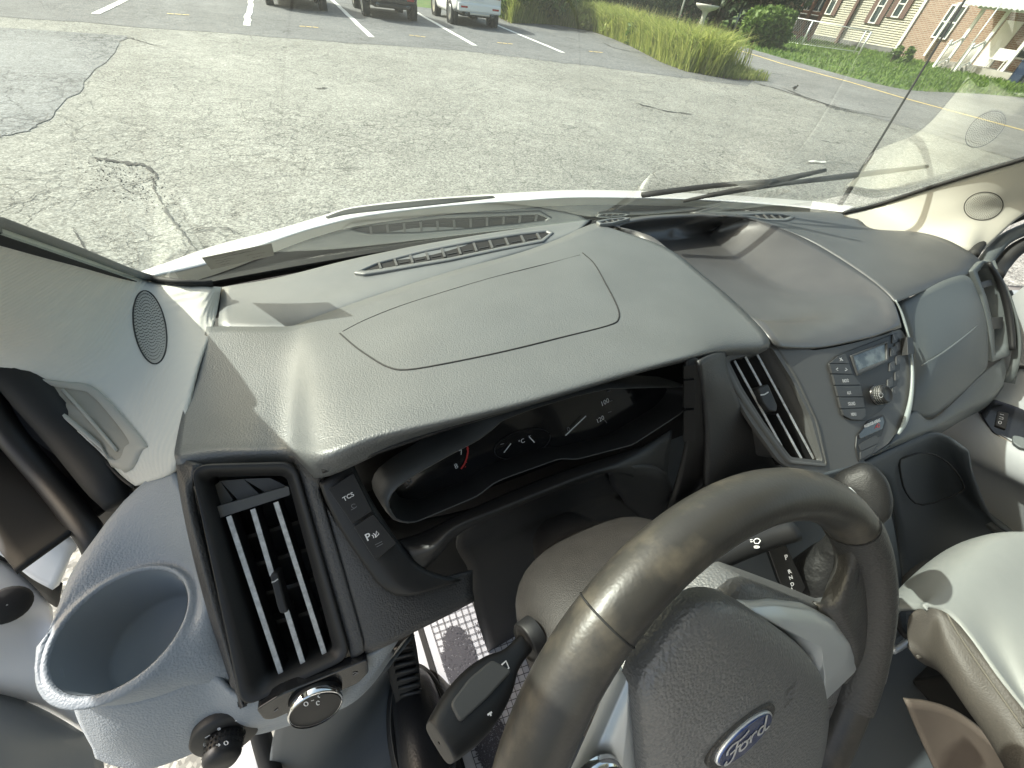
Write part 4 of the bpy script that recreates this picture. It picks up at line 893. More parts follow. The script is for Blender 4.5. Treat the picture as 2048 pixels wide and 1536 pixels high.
vane(LV, (458, 1032), (562, 1345), lv); vane(LV, (506, 1018), (545, 1150), lv); vane(LV, (573, 1220), (606, 1325), lv); vane(LV, (552, 1004), (649, 1306), lv)
kn = [LV.uv(x, y, -.004) for x, y in ((540, 1148), (556, 1142), (574, 1212), (578, 1222), (562, 1228), (556, 1215))]; plate2('vane_slider', LV, rnd(kn, .003), -.02, -.002, M_blk, lv, .002)
stroke('slider_mark', LV, [[(543, 1165), (549, 1163), (556, 1158)]], .0012, M_vane, lv, -.0008)
for t in (.25, .42, .60, .78): plate('rear_blade', LV, [(430 + 85 * t, 1000 + 330 * t), (590 + 75 * t, 955 + 330 * t), (592 + 75 * t, 962 + 330 * t), (432 + 85 * t, 1008 + 330 * t)], -.055, -.035, M_blk, lv)
# ------------------------------------------------------------------ switch column left of the instruments, lower black panel
lp = patch('lower_panel', [[LV.at(652, 1015, .004), LV.at(700, 1075, .006), LV.at(750, 1125, .006), LV.at(800, 1150, .004), LV.at(860, 1160, .0), LV.at(945, 1140, -.01)], [LV.at(682, 1120, .005), LV.at(720, 1150, .008), LV.at(765, 1180, .009), LV.at(810, 1200, .008), LV.at(870, 1198, .003), LV.at(946, 1180, -.006)], [LV.at(722, 1266, .004), LV.at(755, 1262, .008), LV.at(790, 1250, .009), LV.at(825, 1238, .008), LV.at(880, 1222, .004), LV.at(948, 1192, -.004)], [LV.at(731, 1306, .0), LV.at(760, 1296, .004), LV.at(795, 1280, .005), LV.at(830, 1262, .004), LV.at(884, 1236, .0), LV.at(949, 1202, -.008)], [LV.at(731, 1306, -.03), LV.at(760, 1296, -.03), LV.at(795, 1280, -.03), LV.at(830, 1262, -.03), LV.at(884, 1236, -.03), LV.at(949, 1202, -.03)]], M_dashshade, DB, 4, 5, .004)
sw = patch('switch_bezel', [[LV.at(638, 966, .008), LV.at(665, 950, .010), LV.at(700, 912, .006)], [LV.at(655, 1010, .010), LV.at(690, 1000, .013), LV.at(735, 985, .008)], [LV.at(690, 1075, .011), LV.at(725, 1065, .014), LV.at(775, 1050, .008)], [LV.at(735, 1140, .011), LV.at(768, 1130, .014), LV.at(815, 1105, .008)], [LV.at(760, 1172, .011), LV.at(800, 1168, .014), LV.at(855, 1140, .006)], [LV.at(792, 1192, .010), LV.at(840, 1188, .012), LV.at(925, 1160, .002)]], M_blk, DB, 4, 4, .006)
LS = Plane(LV.pt((0, 0), .0165), LV.n)
for nm, q4 in (('traction_button', [(656, 979), (707, 945), (745, 1022), (704, 1048)]), ('parking_aid_button', [(707, 1054), (747, 1028), (794, 1086), (751, 1122)])):
    b_ = plate(nm, LS, q4, -.006, 0, M_blk, DB, .0015, .0008)
    if nm[0] == 't': text('legend', 'TCS', LS, (688, 1003), (709, 991), M_wht, b_, .0004, bold=.015); stroke('legend', LS, [arc(708, 1012, 5, 4, 0, 300), [(702, 1020), (710, 1016)]], .0006, M_dim, b_, .0004)
    else:
        text('legend', 'P', LS, (735, 1082), (744, 1077), M_wht, b_, .0004, bold=.015)
        stroke('legend', LS, [arc(744, 1074, 3, 4, -60, 60, 6, -30), arc(745, 1073, 6, 6, -50, 50, 6, -30), [(751, 1075), (753, 1062), (758, 1068), (751, 1075)]], .0008, M_wht, b_, .0004)
        stroke('legend', LS, [[(750, 1090), (764, 1083)], [(753, 1094), (766, 1087)]], .0006, M_dim, b_, .0004)
# ------------------------------------------------------------------ instrument cluster
CLP = Plane(V(.16, .238, -.345), (0, -.80, .60))
IC = empty('instrument_cluster', V(.16, .26, -.5), 'dark instrument cluster with dials under the dashboard hood', 'instrument cluster')
rim = [(770, 1006), (783, 979), (820, 952), (890, 912), (953, 879), (986, 854), (998, 840), (1057, 817), (1140, 792), (1214, 775), (1306, 773), (1376, 772), (1394, 780), (1385, 800), (1364, 825), (1306, 863), (1264, 890), (1152, 919), (1119, 917), (1015, 954), (986, 966), (953, 993), (824, 1047), (787, 1041)]
RU = resample(rnd([CLP.uv(*p) for p in rim], .006, 3), 120); cen = sum(RU, Vector((0, 0))) / 120
def loop(s, h, sy=None): return [CLP.pt(cen + Vector(((p - cen).x * s, (p - cen).y * (sy or s))), h) for p in RU]
def loft(name, loops, material, parent, smooth=True, close=False):
    n = len(loops[0]); vs = [v for L_ in loops for v in L_]; fs = []
    for a in range(len(loops) - 1):
        for i in range(n): fs.append((a * n + i, a * n + (i + 1) % n, (a + 1) * n + (i + 1) % n, (a + 1) * n + i))
    if close: fs.append(tuple(range((len(loops) - 1) * n, len(loops) * n)))
    return mesh(name, vs, fs, material, parent, smooth)
vis = loft('visor', [loop(1.05, -.065, 1.22), loop(1.03, -.03, 1.10), loop(1.004, .0, 1.01), loop(.994, .001, .985)], M_dash2, IC)
loft('inner_bezel', [loop(.994, .0008, .985), loop(.975, -.006, .95), loop(.945, -.045, .90)], M_rub, IC)
dial = loft('dial_face', [loop(.95, -.043, .91), loop(.5, -.043, .5), loop(.02, -.043, .02)], M_gloss, IC, False, True)
tube('trim_ring', loop(.992, .0015, .98) + [loop(.992, .0015, .98)[0]], .0008, M_panel, IC, 6)
DL = Plane(CLP.pt((0, 0), -.0415), CLP.n)
for s_, p0, p1 in (('7', (921, 910), (927, 907)), ('8', (911, 938), (917, 935)), ('0', (819, 970), (826, 963)), ('100', (1205, 812), (1219, 804)), ('120', (1196, 846), (1209, 838)), ('0', (1136, 864), (1141, 861)), ('\u00b0C', (1039, 889), (1050, 884))):
    text('numeral', s_, DL, p0, p1, M_wht if s_ != '0' else M_dim, IC, .0004)
stroke('red_zone', DL, [[(935, 893), (936, 903), (934, 915), (929, 928), (922, 938)]], .0022, M_red, IC, .0005)
for t in (0, .25, .5, .75, 1): stroke('tick', DL, [[(930 + 4 * (1 - abs(t - .4)), 898 + 34 * t), (938 - 8 * t * t, 897 + 38 * t)]], .0009, M_red, IC, .0008)
stroke('needle', DL, [[(1131, 871), (1172, 832)]], .0016, M_wht, IC, .003); stroke('needle', DL, [[(1008, 905), (1022, 887)]], .0012, M_wht, IC, .003); stroke('needle', DL, [[(1058, 873), (1069, 885)]], .0014, M_wht, IC, .003)
for a, b in (((1219, 803), (1225, 801)), ((1209, 840), (1214, 846)), ((1216, 825), (1223, 823)), ((1214, 784), (1221, 781)), ((1056, 872), (1062, 871)), ((1001, 889), (1008, 887)), ((812, 976), (818, 972))): stroke('tick', DL, [[a, b]], .001, M_dim, IC, .0006)
tube('inner_dial_ring', [DL.at(*p, .001) for p in arc(1045, 888, 58, 26, 0, 350, 30, -18)], .0007, M_blk, IC, 5)
patch('switch_backing', [[PY(770, 1040, .20), PY(860, 1040, .20), PY(985, 1010, .20)], [PY(785, 1120, .20), PY(860, 1110, .20), PY(970, 1090, .20)], [PY(800, 1195, .19), PY(870, 1190, .19), PY(950, 1165, .19)]], M_void, DB, 3, 3, .003)
# cave walls round the cluster: roof under the hood, sides, floor
patch('cluster_cave', [[V(-.05, .222, -.328), V(.1, .222, -.318), V(.25, .222, -.318), V(.40, .222, -.322)], [V(-.05, .31, -.345), V(.1, .31, -.34), V(.25, .31, -.34), V(.41, .31, -.345)], [V(-.05, .33, -.42), V(.1, .33, -.42), V(.25, .33, -.42), V(.41, .33, -.42)], [V(-.05, .30, -.52), V(.1, .30, -.52), V(.25, .30, -.52), V(.41, .30, -.52)]], M_blk, DB, 4, 4, .003)
low = [[LV.at(795, 1080, -.004), CLP.at(850, 1062, -.006), CLP.at(905, 1035, -.01), CLP.at(1000, 992, -.012), CLP.at(1130, 940, -.012), CLP.at(1230, 908, -.01), CLP.at(1300, 885, -.008), CLP.at(1345, 860, -.006)],
       [LV.at(812, 1110, .004), ('y', 865, 1092, .150), ('y', 912, 1050, .158), ('y', 1015, 1008, .160), ('y', 1140, 958, .160), ('y', 1214, 934, .160), ('y', 1275, 927, .160), ('y', 1335, 950, .150)],
       [LV.at(840, 1150, .004), ('y', 880, 1110, .146), ('y', 922, 1066, .152), ('y', 1020, 1020, .155), ('y', 1145, 970, .155), ('y', 1218, 946, .155), ('y', 1285, 960, .148), ('y', 1342, 985, .140)]]
patch('lower_binnacle', low, M_blk, DB, 5, 4, .004)
patch('knee_pad', [[('y', 920, 1060, .157), ('y', 1015, 1016, .160), ('y', 1140, 966, .160), ('y', 1220, 944, .160), ('y', 1240, 990, .156)], [('y', 915, 1100, .156), ('y', 1010, 1062, .160), ('y', 1140, 1012, .160), ('y', 1225, 985, .158), ('y', 1260, 1010, .150)], [('y', 940, 1150, .146), ('y', 1020, 1100, .150), ('y', 1140, 1055, .150), ('y', 1235, 1020, .148), ('y', 1290, 1030, .140)], [('y', 955, 1240, .125), ('y', 1040, 1200, .125), ('y', 1150, 1160, .125), ('y', 1260, 1120, .125), ('y', 1330, 1090, .12)], [('y', 985, 1330, .10), ('y', 1060, 1300, .10), ('y', 1160, 1260, .10), ('y', 1280, 1200, .10), ('y', 1360, 1150, .10)]], M_blk, DB, 4, 4, .004)
patch('binnacle_shoulder', [[('y', 1218, 948, .156), ('y', 1264, 932, .158), ('y', 1306, 931, .157), ('y', 1335, 948, .150)], [('y', 1226, 975, .150), ('y', 1268, 962, .148), ('y', 1312, 962, .144), ('y', 1345, 985, .138)], [('y', 1240, 992, .145), ('y', 1275, 1003, .138), ('y', 1310, 1010, .132), ('y', 1345, 1010, .128)], [('y', 1250, 1010, .15), ('y', 1290, 1040, .13), ('y', 1320, 1045, .12), ('y', 1360, 1040, .12)]], M_blk, DB, 4, 4, .004)
patch('cluster_side', [[(1374, 722, -.312), (1392, 718, -.312), (1402, 730, -.318)], [('y', 1372, 800, .195), ('y', 1396, 790, .192), ('y', 1412, 800, .186)], [('y', 1372, 890, .165), ('y', 1398, 880, .162), ('y', 1418, 885, .155)], [('y', 1350, 980, .135), ('y', 1392, 972, .132), ('y', 1412, 965, .128)], [('y', 1330, 1030, .115), ('y', 1362, 1015, .112), ('y', 1400, 990, .11)]], M_blk, DB, 4, 4, .004)
CSD = plane3(PY(1396, 790, .192), PY(1398, 880, .162), PY(1374, 840, .183))
for y0, y1 in ((730, 757), (760, 815), (820, 882)): plate('blank_switch', CSD, [(1368, y0 + 2), (1390, y0), (1392, y1), (1367, y1 + 1)], .002, .006, M_blk, DB, .001, .0006)
patch('right_shoulder', [[(1400, 722, -.312), (1425, 708, -.325), (1450, 702, -.345)], [('y', 1408, 790, .188), ('y', 1430, 775, .190), ('y', 1462, 762, .195)], [('y', 1415, 880, .155), ('y', 1450, 865, .158), ('y', 1500, 850, .158)], [('y', 1412, 985, .118), ('y', 1470, 950, .122), ('y', 1548, 920, .115)], [('y', 1420, 1060, .10), ('y', 1500, 1010, .10), ('y', 1590, 955, .09)]], M_dashshade, DB, 5, 5, .005)
# ------------------------------------------------------------------ centre stack
CS = Plane(V(.508, .241, -.365), (0, -.584, .812))
def plate_holes(name, pl, outer, holes, h, material, parent, thick=.006, ro=.012, rh=.006):
    bm = bmesh.new(); ed = []
    for L_, r in [(outer, ro)] + [(q, rh) for q in holes]:
        poly = rnd([pl.uv(x, y, h) for x, y in L_], r, 6); v_ = [bm.verts.new(pl.pt(p, h)) for p in poly]
        ed += [bm.edges.new((v_[i - 1], v_[i])) for i in range(len(v_))]
    bmesh.ops.triangle_fill(bm, use_beauty=True, use_dissolve=False, edges=ed)
    for f in bm.faces:
        f.normal_update()
        if f.normal.dot(pl.n) < 0: f.normal_flip()
    o = bm_obj(name, bm, material, parent); solid(o, thick); bevel(o, .0015, 2, 50); return o
vin = [(1458, 722), (1543, 694), (1582, 756), (1621, 834), (1646, 922), (1582, 914), (1530, 847), (1485, 776)]
cs = plate_holes('centre_panel', CS, [(1434, 713), (1553, 671), (1612, 696), (1624, 701), (1656, 697), (1708, 686), (1768, 670), (1803, 657), (1818, 690), (1824, 740), (1820, 800), (1806, 848), (1776, 888), (1720, 925), (1660, 950), (1600, 946), (1560, 925), (1496, 836), (1455, 760)], [vin], .0, M_panel, DB)
cv = ring('centre_vent', CS, [(1438, 716), (1552, 678), (1600, 760), (1640, 850), (1656, 935), (1576, 928), (1520, 852), (1470, 780)], vin, -.002, .0022, .06, M_panel, DB, 96, -.003, .008, .005)
plate('vent_floor', CS, [(1440, 715), (1560, 680), (1660, 940), (1560, 930)], -.066, -.058, M_void, cv)
vane(CS, (1468, 722), (1562, 892), cv, .0046); vane(CS, (1490, 714), (1526, 780), cv, .0046); vane(CS, (1553, 828), (1602, 917), cv, .0046); vane(CS, (1513, 708), (1626, 917), cv, .0046)
kn = [CS.uv(x, y, -.003) for x, y in ((1513, 778), (1533, 768), (1552, 812), (1550, 824), (1535, 822), (1522, 805))]; plate2('vane_slider', CS, rnd(kn, .004), -.02, .0, M_blk, cv, .002); stroke('slider_mark', CS, [[(1521, 790), (1529, 789), (1537, 784)]], .002, M_vane, cv, .0006)
for t in (.3, .5, .72): plate('rear_blade', CS, [(1462 + 100 * t, 735 + 190 * t), (1550 + 95 * t, 710 + 200 * t), (1552 + 95 * t, 718 + 200 * t), (1464 + 100 * t, 743 + 190 * t)], -.05, -.03, M_blk, cv)
RD = empty('car_radio', CS.at(1720, 840), 'flush car radio with small screen, knob and labelled buttons', 'radio')
ro_ = [(1657, 727), (1673, 711), (1787, 668), (1799, 674), (1803, 700), (1799, 756), (1787, 792), (1764, 821), (1732, 842), (1703, 841), (1686, 831), (1677, 795)]
plate('faceplate', CS, ro_, -.004, .0022, M_blk, RD, .006, .001)
M_rad = mat('radio_button', (0.045, 0.046, 0.047), 0.5, bump=('noise', 1500, .1, .0003)); M_lcd = mat('screen_glass', (0.05, 0.06, 0.06), 0.05, spec=0.5, col2=((0.16, 0.18, 0.17), 40, 0.45, 0.6))
def rb(nm, q, leg=None, p0=None, p1=None, st_=None, tall=1.5):
    b_ = plate(nm, CS, q, .001, .0042, M_rad, RD, .0012, .0006)
    if leg: text('legend', leg, CS, p0, p1, M_wht, b_, .0046, tall=tall)
    if st_: stroke('legend', CS, st_, .0011, M_wht, b_, .0046)
rb('mute_button', [(1661, 726), (1676, 713), (1691, 707), (1699, 727)], st_=[[(1680, 722), (1683, 715), (1684, 722)], [(1679, 716), (1686, 721)]])
rb('seek_button', [(1659, 728), (1699, 728.5), (1706, 748), (1665, 747)], st_=[[(1676, 736), (1672, 738.5), (1676, 741)], [(1691, 736), (1695, 739), (1690, 741.5)]])
rb('radio_button', [(1666, 749), (1707, 750), (1722, 769), (1671, 770)], 'RADIO', (1686, 765), (1698, 764))
rb('aux_button', [(1671, 772), (1722, 772), (1726, 793), (1677, 793)], 'AUX', (1695, 789), (1703, 788))
rb('sound_button', [(1677, 795), (1727, 795), (1730, 815), (1683, 817)], 'SOUND', (1697, 811), (1711, 810))
rb('menu_button', [(1684, 819), (1731, 817), (1732, 832), (1722, 840), (1703, 839), (1688, 831)], 'MENU', (1703, 832), (1713, 831))
ring('screen_frame', CS, [(1702, 711), (1776, 681), (1778, 722), (1716, 752)], [(1707, 712), (1773, 687), (1774, 719), (1715, 742)], .001, .0042, -.001, M_rad, RD, 40, .0042, .002, .002)
plate('screen', CS, [(1706, 711), (1774, 686), (1775, 720), (1714, 743)], .0016, .0026, M_lcd, RD)
for i, (x, y) in enumerate(((1790, 677), (1796, 694), (1787, 703), (1798, 720), (1785, 733), (1796, 751), (1781, 766), (1790, 783), (1775, 799))):
    b_ = plate('preset_button', CS, [(x - 5, y - 7), (x + 5, y - 11), (x + 5, y + 6), (x - 5, y + 10)], .001, .0040, M_rad, RD, .001, .0005)
    text('legend', '1234567890'[i], CS, (x - 1, y + 3), (x + 1.2, y + 2.4), M_dim, b_, .0044)
kc = CS.at(1753, 790, .003); lathe('volume_knob', [(.0165, 0), (.0165, .012), (.0145, .0165), (.0125, .0165), (.0115, .015), (0, .0155)], kc, CS.n, M_blk, RD, 40)
lathe('knob_ring', [(.0185, -.001), (.0185, .003), (.017, .0035)], kc, CS.n, M_gloss, RD, 40)
vs, fs = [], []
for k in range(36):
    a = 2 * math.pi * k / 36; c_ = kc + (CS.u * math.cos(a) + CS.v * math.sin(a)) * .0167
    for hh in (.002, .005, .008, .011): m_ = len(vs); t_ = (-CS.u * math.sin(a) + CS.v * math.cos(a)) * .0008; o_ = (CS.u * math.cos(a) + CS.v * math.sin(a)) * .0009; vs += [c_ + CS.n * hh - t_, c_ + CS.n * hh + t_, c_ + CS.n * (hh + .0018) + t_ + o_, c_ + CS.n * (hh + .0018) - t_ + o_]; fs.append((m_, m_ + 1, m_ + 2, m_ + 3))
mesh('knurl', vs, fs, M_vane, RD)
stroke('legend', CS, [arc(1762, 790, 4, 5, 300, 600), [(1762, 783), (1762, 789)]], .0008, M_wht, RD, .0200)
lowsw = empty('airbag_indicator', CS.at(1740, 910), 'black airbag warning panel below the radio', 'warning panel')
plate('housing', CS, [(1714, 872), (1736, 842), (1768, 829), (1773, 842), (1764, 872), (1746, 908), (1718, 924), (1712, 895)], -.002, .0018, M_blk, lowsw, .003, .001)
plate('lens', CS, [(1718, 868), (1738, 845), (1766, 833), (1769, 845), (1765, 858), (1720, 878)], .001, .0032, M_gloss, lowsw, .002, .0006)
plate('coin_slot', CS, [(1718, 890), (1734, 880), (1752, 871), (1756, 876), (1762, 873), (1757, 886), (1722, 902)], .001, .003, M_rad, lowsw, .001, .0005); plate('blank_cover', CS, [(1721, 904), (1755, 888), (1745, 905), (1721, 919)], .001, .003, M_rad, lowsw, .001, .0005)
text('legend', 'PASSENGER AIRBAG', CS, (1730, 856), (1761, 842.5), M_wht, lowsw, .0036, tall=1.4); stroke('legend', CS, [arc(1757, 851, 2.5, 3.5, 0, 360), [(1750, 857), (1755, 849)], [(1752, 851), (1755, 855)]], .0010, M_red, lowsw, .0036)
tube('stack_trim', [CS.at(*p, .004) for p in ((1791, 600), (1803, 625), (1814, 662), (1821, 700), (1825, 745), (1822, 795), (1812, 838), (1797, 868))], [.002, .003, .0035, .0035, .004, .005, .006, .003], M_trimg, DB, 8, 5, flat=.6)
plate('trim_latch', CS, [(1814, 674), (1826, 675), (1829, 707), (1816, 710)], .003, .012, M_blk, DB, .001, .001)
# ------------------------------------------------------------------ passenger side
PS = plane3(V(1.05, .258, -.372), V(1.07, .053, -.55), V(1.5, .262, -.392))
gb = patch('glove_box', [[PS.at(1799, 606, -.006), PS.at(1850, 580, 0), PS.at(1900, 556, .002), PS.at(1935, 552, .0), PS.at(1955, 580, -.004)], [PS.at(1818, 665, 0), PS.at(1862, 648, .012), PS.at(1910, 630, .016), PS.at(1948, 620, .012), PS.at(1970, 628, .0)], [PS.at(1828, 730, .0), PS.at(1866, 720, .016), PS.at(1915, 700, .020), PS.at(1952, 685, .015), PS.at(1976, 680, .0)], [PS.at(1826, 790, 0), PS.at(1862, 782, .010), PS.at(1905, 762, .012), PS.at(1945, 738, .008), PS.at(1975, 730, -.002)], [PS.at(1818, 825, -.008), PS.at(1858, 836, -.004), PS.at(1885, 820, -.003), PS.at(1925, 786, -.004), PS.at(1960, 752, -.008)]], M_lowgrey, DB, 5, 5, .004)
tube('emboss_line', [PS.at(1842, 732, .0175), PS.at(1885, 706, .0205), PS.at(1925, 676, .020), PS.at(1956, 650, .0145)], [.0012, .002, .002, .001], M_lowgrey, gb, 8, 4, flat=.5)
patch('lower_fascia', [[PS.at(1797, 860, .0), PS.at(1830, 822, -.004), PS.at(1860, 840, -.004), PS.at(1905, 805, -.005), PS.at(1960, 752, -.005), PS.at(2008, 715, -.002)], [PS.at(1775, 890, .002), PS.at(1820, 858, .004), PS.at(1862, 852, .004), PS.at(1915, 818, .003), PS.at(1965, 785, .003), PS.at(2012, 745, .0)], [PS.at(1715, 928, -.004), PS.at(1790, 890, -.002), PS.at(1860, 862, -.002), PS.at(1925, 826, -.002), PS.at(1975, 798, -.003), PS.at(2008, 764, -.004)], [PS.at(1712, 940, -.05), PS.at(1790, 905, -.05), PS.at(1860, 878, -.05), PS.at(1925, 840, -.05), PS.at(1975, 812, -.05), PS.at(2008, 775, -.05)]], M_lowgrey, DB, 5, 5, .004)
PW = plane3(V(1.42, .27, -.385), V(1.44, .10, -.535), V(1.54, .27, -.385))
pvn = ring('passenger_vent', PW, [(1945, 540), (1966, 520), (1982, 524), (2006, 575), (2022, 640), (2028, 690), (2020, 712), (1985, 724), (1980, 660), (1966, 590)], [(1955, 545), (1968, 529), (1976, 533), (1996, 575), (2008, 640), (2010, 690), (2005, 700), (1991, 706), (1988, 655), (1974, 595)], -.01, .006, .05, M_lowgrey, DB, 72, .002, .006, .005)
tube('outer_guard', [PW.at(*p, .010) for p in ((1978, 526), (2000, 565), (2014, 610), (2022, 660), (2025, 700))], [.006, .009, .010, .010, .008], M_blk, pvn, 10, 5, flat=.7)
M_warm = mat('vent_metal', (0.55, 0.50, 0.42), 0.35, 0.6)
patch('inner_drum', [[PW.at(1970, 572, -.02), PW.at(1985, 575, -.012), PW.at(2000, 590, -.02)], [PW.at(1980, 620, -.02), PW.at(1995, 620, -.012), PW.at(2008, 630, -.02)], [PW.at(1986, 700, -.02), PW.at(2000, 698, -.012), PW.at(2010, 690, -.02)]], M_warm, pvn, 4, 4, .003)
for q in ([(1958, 566), (1984, 558), (1986, 570), (1962, 578)], [(1984, 634), (2006, 634), (2006, 656), (1986, 658)]): plate('louvre_tab', PW, q, -.015, .004, M_blk, pvn, .001, .001)
patch('end_cap', [[PW.at(1982, 524, 0), ('x', 1990, 520, 1.56)], [PW.at(2022, 640, 0), ('x', 2030, 630, 1.55)], [PW.at(2022, 712, 0), ('x', 2040, 712, 1.54)], [PW.at(2008, 764, -.01), ('x', 2030, 768, 1.54)]], M_lowgrey, DB, 3, 4, .004)
# ------------------------------------------------------------------ grey cup-holder pod at the left end
CZ = -.43; cc = PZ(246, 1254, CZ); 
rimr = .0475; N_ = 40
def cupring(r, dz, k=N_): return [cc + Vector((r * math.cos(2 * math.pi * i / k), r * math.sin(2 * math.pi * i / k), dz)) for i in range(k)]
outer = [(345, 938, -.365), (300, 955, -.385), (240, 1010, -.405), (190, 1075, -.418), (148, 1135, -.428), (120, 1205, -.435), (108, 1285, -.438), (115, 1345, -.441), (140, 1392, -.445), (200, 1412, -.450), (270, 1405, -.452), (345, 1385, -.455), (410, 1362, -.458), (466, 1368, -.467), (440, 1270, -.442), (415, 1180, -.420), (395, 1100, -.402), (372, 1020, -.375)]
ang = lambda v: math.atan2(v.y - cc.y, v.x - cc.x)
OL = spline([PZ(*p) for p in outer], 8, True)
def pick(i, k=N_):
    a = 2 * math.pi * i / k
    return min(OL, key=lambda v: abs((ang(v) - a + math.pi) % (2 * math.pi) - math.pi))
OP = [pick(i) for i in range(N_)]
c1 = cupring(rimr + .004, .0025); c2 = cupring(rimr + .009, .0005)
mid = [c2[i].lerp(OP[i], .5) + Vector((0, 0, .004)) for i in range(N_)]
pod = patch('cup_holder_pod', [cupring(rimr, -.001), cupring(rimr + .0015, .002), c1, c2, mid, OP, [p + Vector(((p.x - cc.x) * .05, (p.y - cc.y) * .05, -.02)) for p in OP], [p + Vector((0, 0, -.06)) for p in OP]], M_bluegrey, DB, 1, 3, .003, closed_v=True)
lathe('cup_well', [(rimr, 0), (rimr - .001, -.01), (rimr - .005, -.062), (rimr - .008, -.066), (0, -.066)], cc, (0, 0, 1), M_bluesm, pod, 48)
ft = [(140, 1388, -.443), (200, 1406, -.447), (270, 1398, -.449), (345, 1376, -.451), (415, 1345, -.452), (478, 1392, -.465), (590, 1380, -.475), (700, 1325, -.475), (760, 1300, -.475), (800, 1262, -.470)]
fm = [(155, 1440, -.475), (215, 1468, -.478), (285, 1465, -.480), (360, 1445, -.482), (430, 1425, -.484), (500, 1440, -.490), (600, 1405, -.492), (705, 1352, -.492), (765, 1318, -.492), (800, 1275, -.49)]
fb = [(182, 1492, -.51), (225, 1512, -.515), (290, 1520, -.517), (370, 1496, -.517), (450, 1462, -.515), (520, 1455, -.515), (610, 1428, -.512), (690, 1402, -.510), (742, 1360, -.510), (785, 1300, -.51)]
fe_ = [(200, 1512, -.53), (240, 1526, -.535), (300, 1530, -.54), (375, 1505, -.54), (455, 1468, -.54), (525, 1460, -.54), (615, 1432, -.54), (694, 1404, -.535), (745, 1362, -.535), (788, 1302, -.535)]
patch('pod_front', [ft, fm, fb, fe_, [PZ(*p) + Vector((0, .05, -.02)) for p in fe_]], M_bluegrey, DB, 5, 5, .003)
# switches on the pod
SWP = Plane(PZ(628, 1392, -.4905), (0, -.92, .39))
hs_ = empty('headlight_switch', SWP.at(625, 1400), 'black headlight switch panel with chrome-ringed dial under the left vent', 'switch')
plate('panel', SWP, [(512, 1420), (560, 1390), (735, 1320), (738, 1345), (715, 1368), (545, 1440), (528, 1440)], -.006, .005, M_gloss, hs_, .004, .001)
kc2 = SWP.at(632, 1398, .005); lathe('dial', [(.0225, 0), (.0225, .008), (.0215, .011)], kc2, SWP.n, M_blk, hs_, 40); lathe('chrome_ring', [(.0232, .004), (.0232, .0085), (.0222, .0100), (.0212, .0095)], kc2, SWP.n, M_chrome, hs_, 40); lathe('dial_face', [(.0213, .0095), (0, .0100)], kc2, SWP.n, M_blk, hs_, 40)
KP = Plane(kc2 + SWP.n * .0103, SWP.n); stroke('legend', KP, [arc(612, 1408, 4, 4, 0, 360), [(622, 1402), (628, 1400)], arc(640, 1392, 4, 3, 90, 270), arc(636, 1406, 3, 4, 30, 330)], .0009, M_wht, hs_, .0003)
stroke('legend', SWP, [[(706, 1352), (716, 1345)], arc(711, 1349, 5, 4, 200, 340), [(548, 1424), (556, 1418)]], .001, M_dim, hs_, .0056)
MRP = Plane(PZ(452, 1462, -.5085), (0, -.92, .39))
mk = empty('mirror_switch', MRP.at(450, 1465), 'round black mirror adjuster knob low on the grey pod', 'switch'); mc = MRP.at(452, 1465, .001)
lathe('collar', [(.027, -.006), (.027, .002), (.025, .004), (.016, .005)], mc, MRP.n, M_blk, mk, 36); lathe('knob', [(.0135, .002), (.0145, .010), (.0145, .020), (.012, .024), (0, .0245)], mc, MRP.n, M_blk, mk, 32)
vs, fs = [], []
for k in range(26):
    a = 2 * math.pi * k / 26; rd = MRP.u * math.cos(a) + MRP.v * math.sin(a); t_ = MRP.n.cross(rd)
    for hh in (.006, .010, .014): m_ = len(vs); c_ = mc + rd * .0143 + MRP.n * hh; vs += [c_ - t_ * .0011, c_ + t_ * .0011, c_ + t_ * .0007 + rd * .0012 + MRP.n * .0018, c_ - t_ * .0007 + rd * .0012 + MRP.n * .0018, c_ + MRP.n * .0034]; fs += [(m_, m_ + 1, m_ + 2, m_ + 3), (m_ + 3, m_ + 2, m_ + 4)]
mesh('knurl', vs, fs, M_blk, mk); stroke('legend', MRP, [arc(438, 1458, 2.2, 2.2, 0, 360, 8), [(410, 1476), (420, 1470)], [(470, 1442), (478, 1440)]], .0012, M_wht, mk, .0062); stroke('legend', Plane(mc + MRP.n * .025, MRP.n), [[(432, 1490), (440, 1490)], [(437, 1487), (440, 1490), (437, 1493)], arc(452, 1486, 4, 4, 0, 360, 8)], .0008, M_wht, mk, .0002)
# ================================================================== STEERING WHEEL AND COLUMN
M_wleather = mat('wheel_leather', (0.034, 0.032, 0.029), 0.38, bump=('grain', 430, 0.10, 0.0007), col2=((0.085, 0.074, 0.058), 22, 0.52, 0.68), var=(40, .12), spec=.5)
M_wplain = mat('wheel_plain_leather', (0.045, 0.044, 0.043), 0.45, bump=('grain', 430, 0.4, 0.001)); M_cover = mat('airbag_cover', (0.125, 0.126, 0.128), 0.40, bump=('grain', 470, 0.5, 0.0011), spec=1.0); M_shroud = mat('column_shroud', (0.030, 0.027, 0.025), 0.5, bump=('noise', 900, 0.55, 0.0009), var=(60, .15), spec=.4)
CW = V(.190, -.074, -.363); AL = .946
WV = Vector((0, math.cos(AL), math.sin(AL))); WN = Vector((0, -math.sin(AL), math.cos(AL))); WP = Plane(CW, WN, (1, 0, 0))
SW = empty('steering_wheel', CW, 'black leather steering wheel with silver spoke inserts and blue oval badge', 'steering wheel')
def rimpt(a, R=.178): return CW + (Vector((1, 0, 0)) * math.cos(a) + WV * math.sin(a)) * R
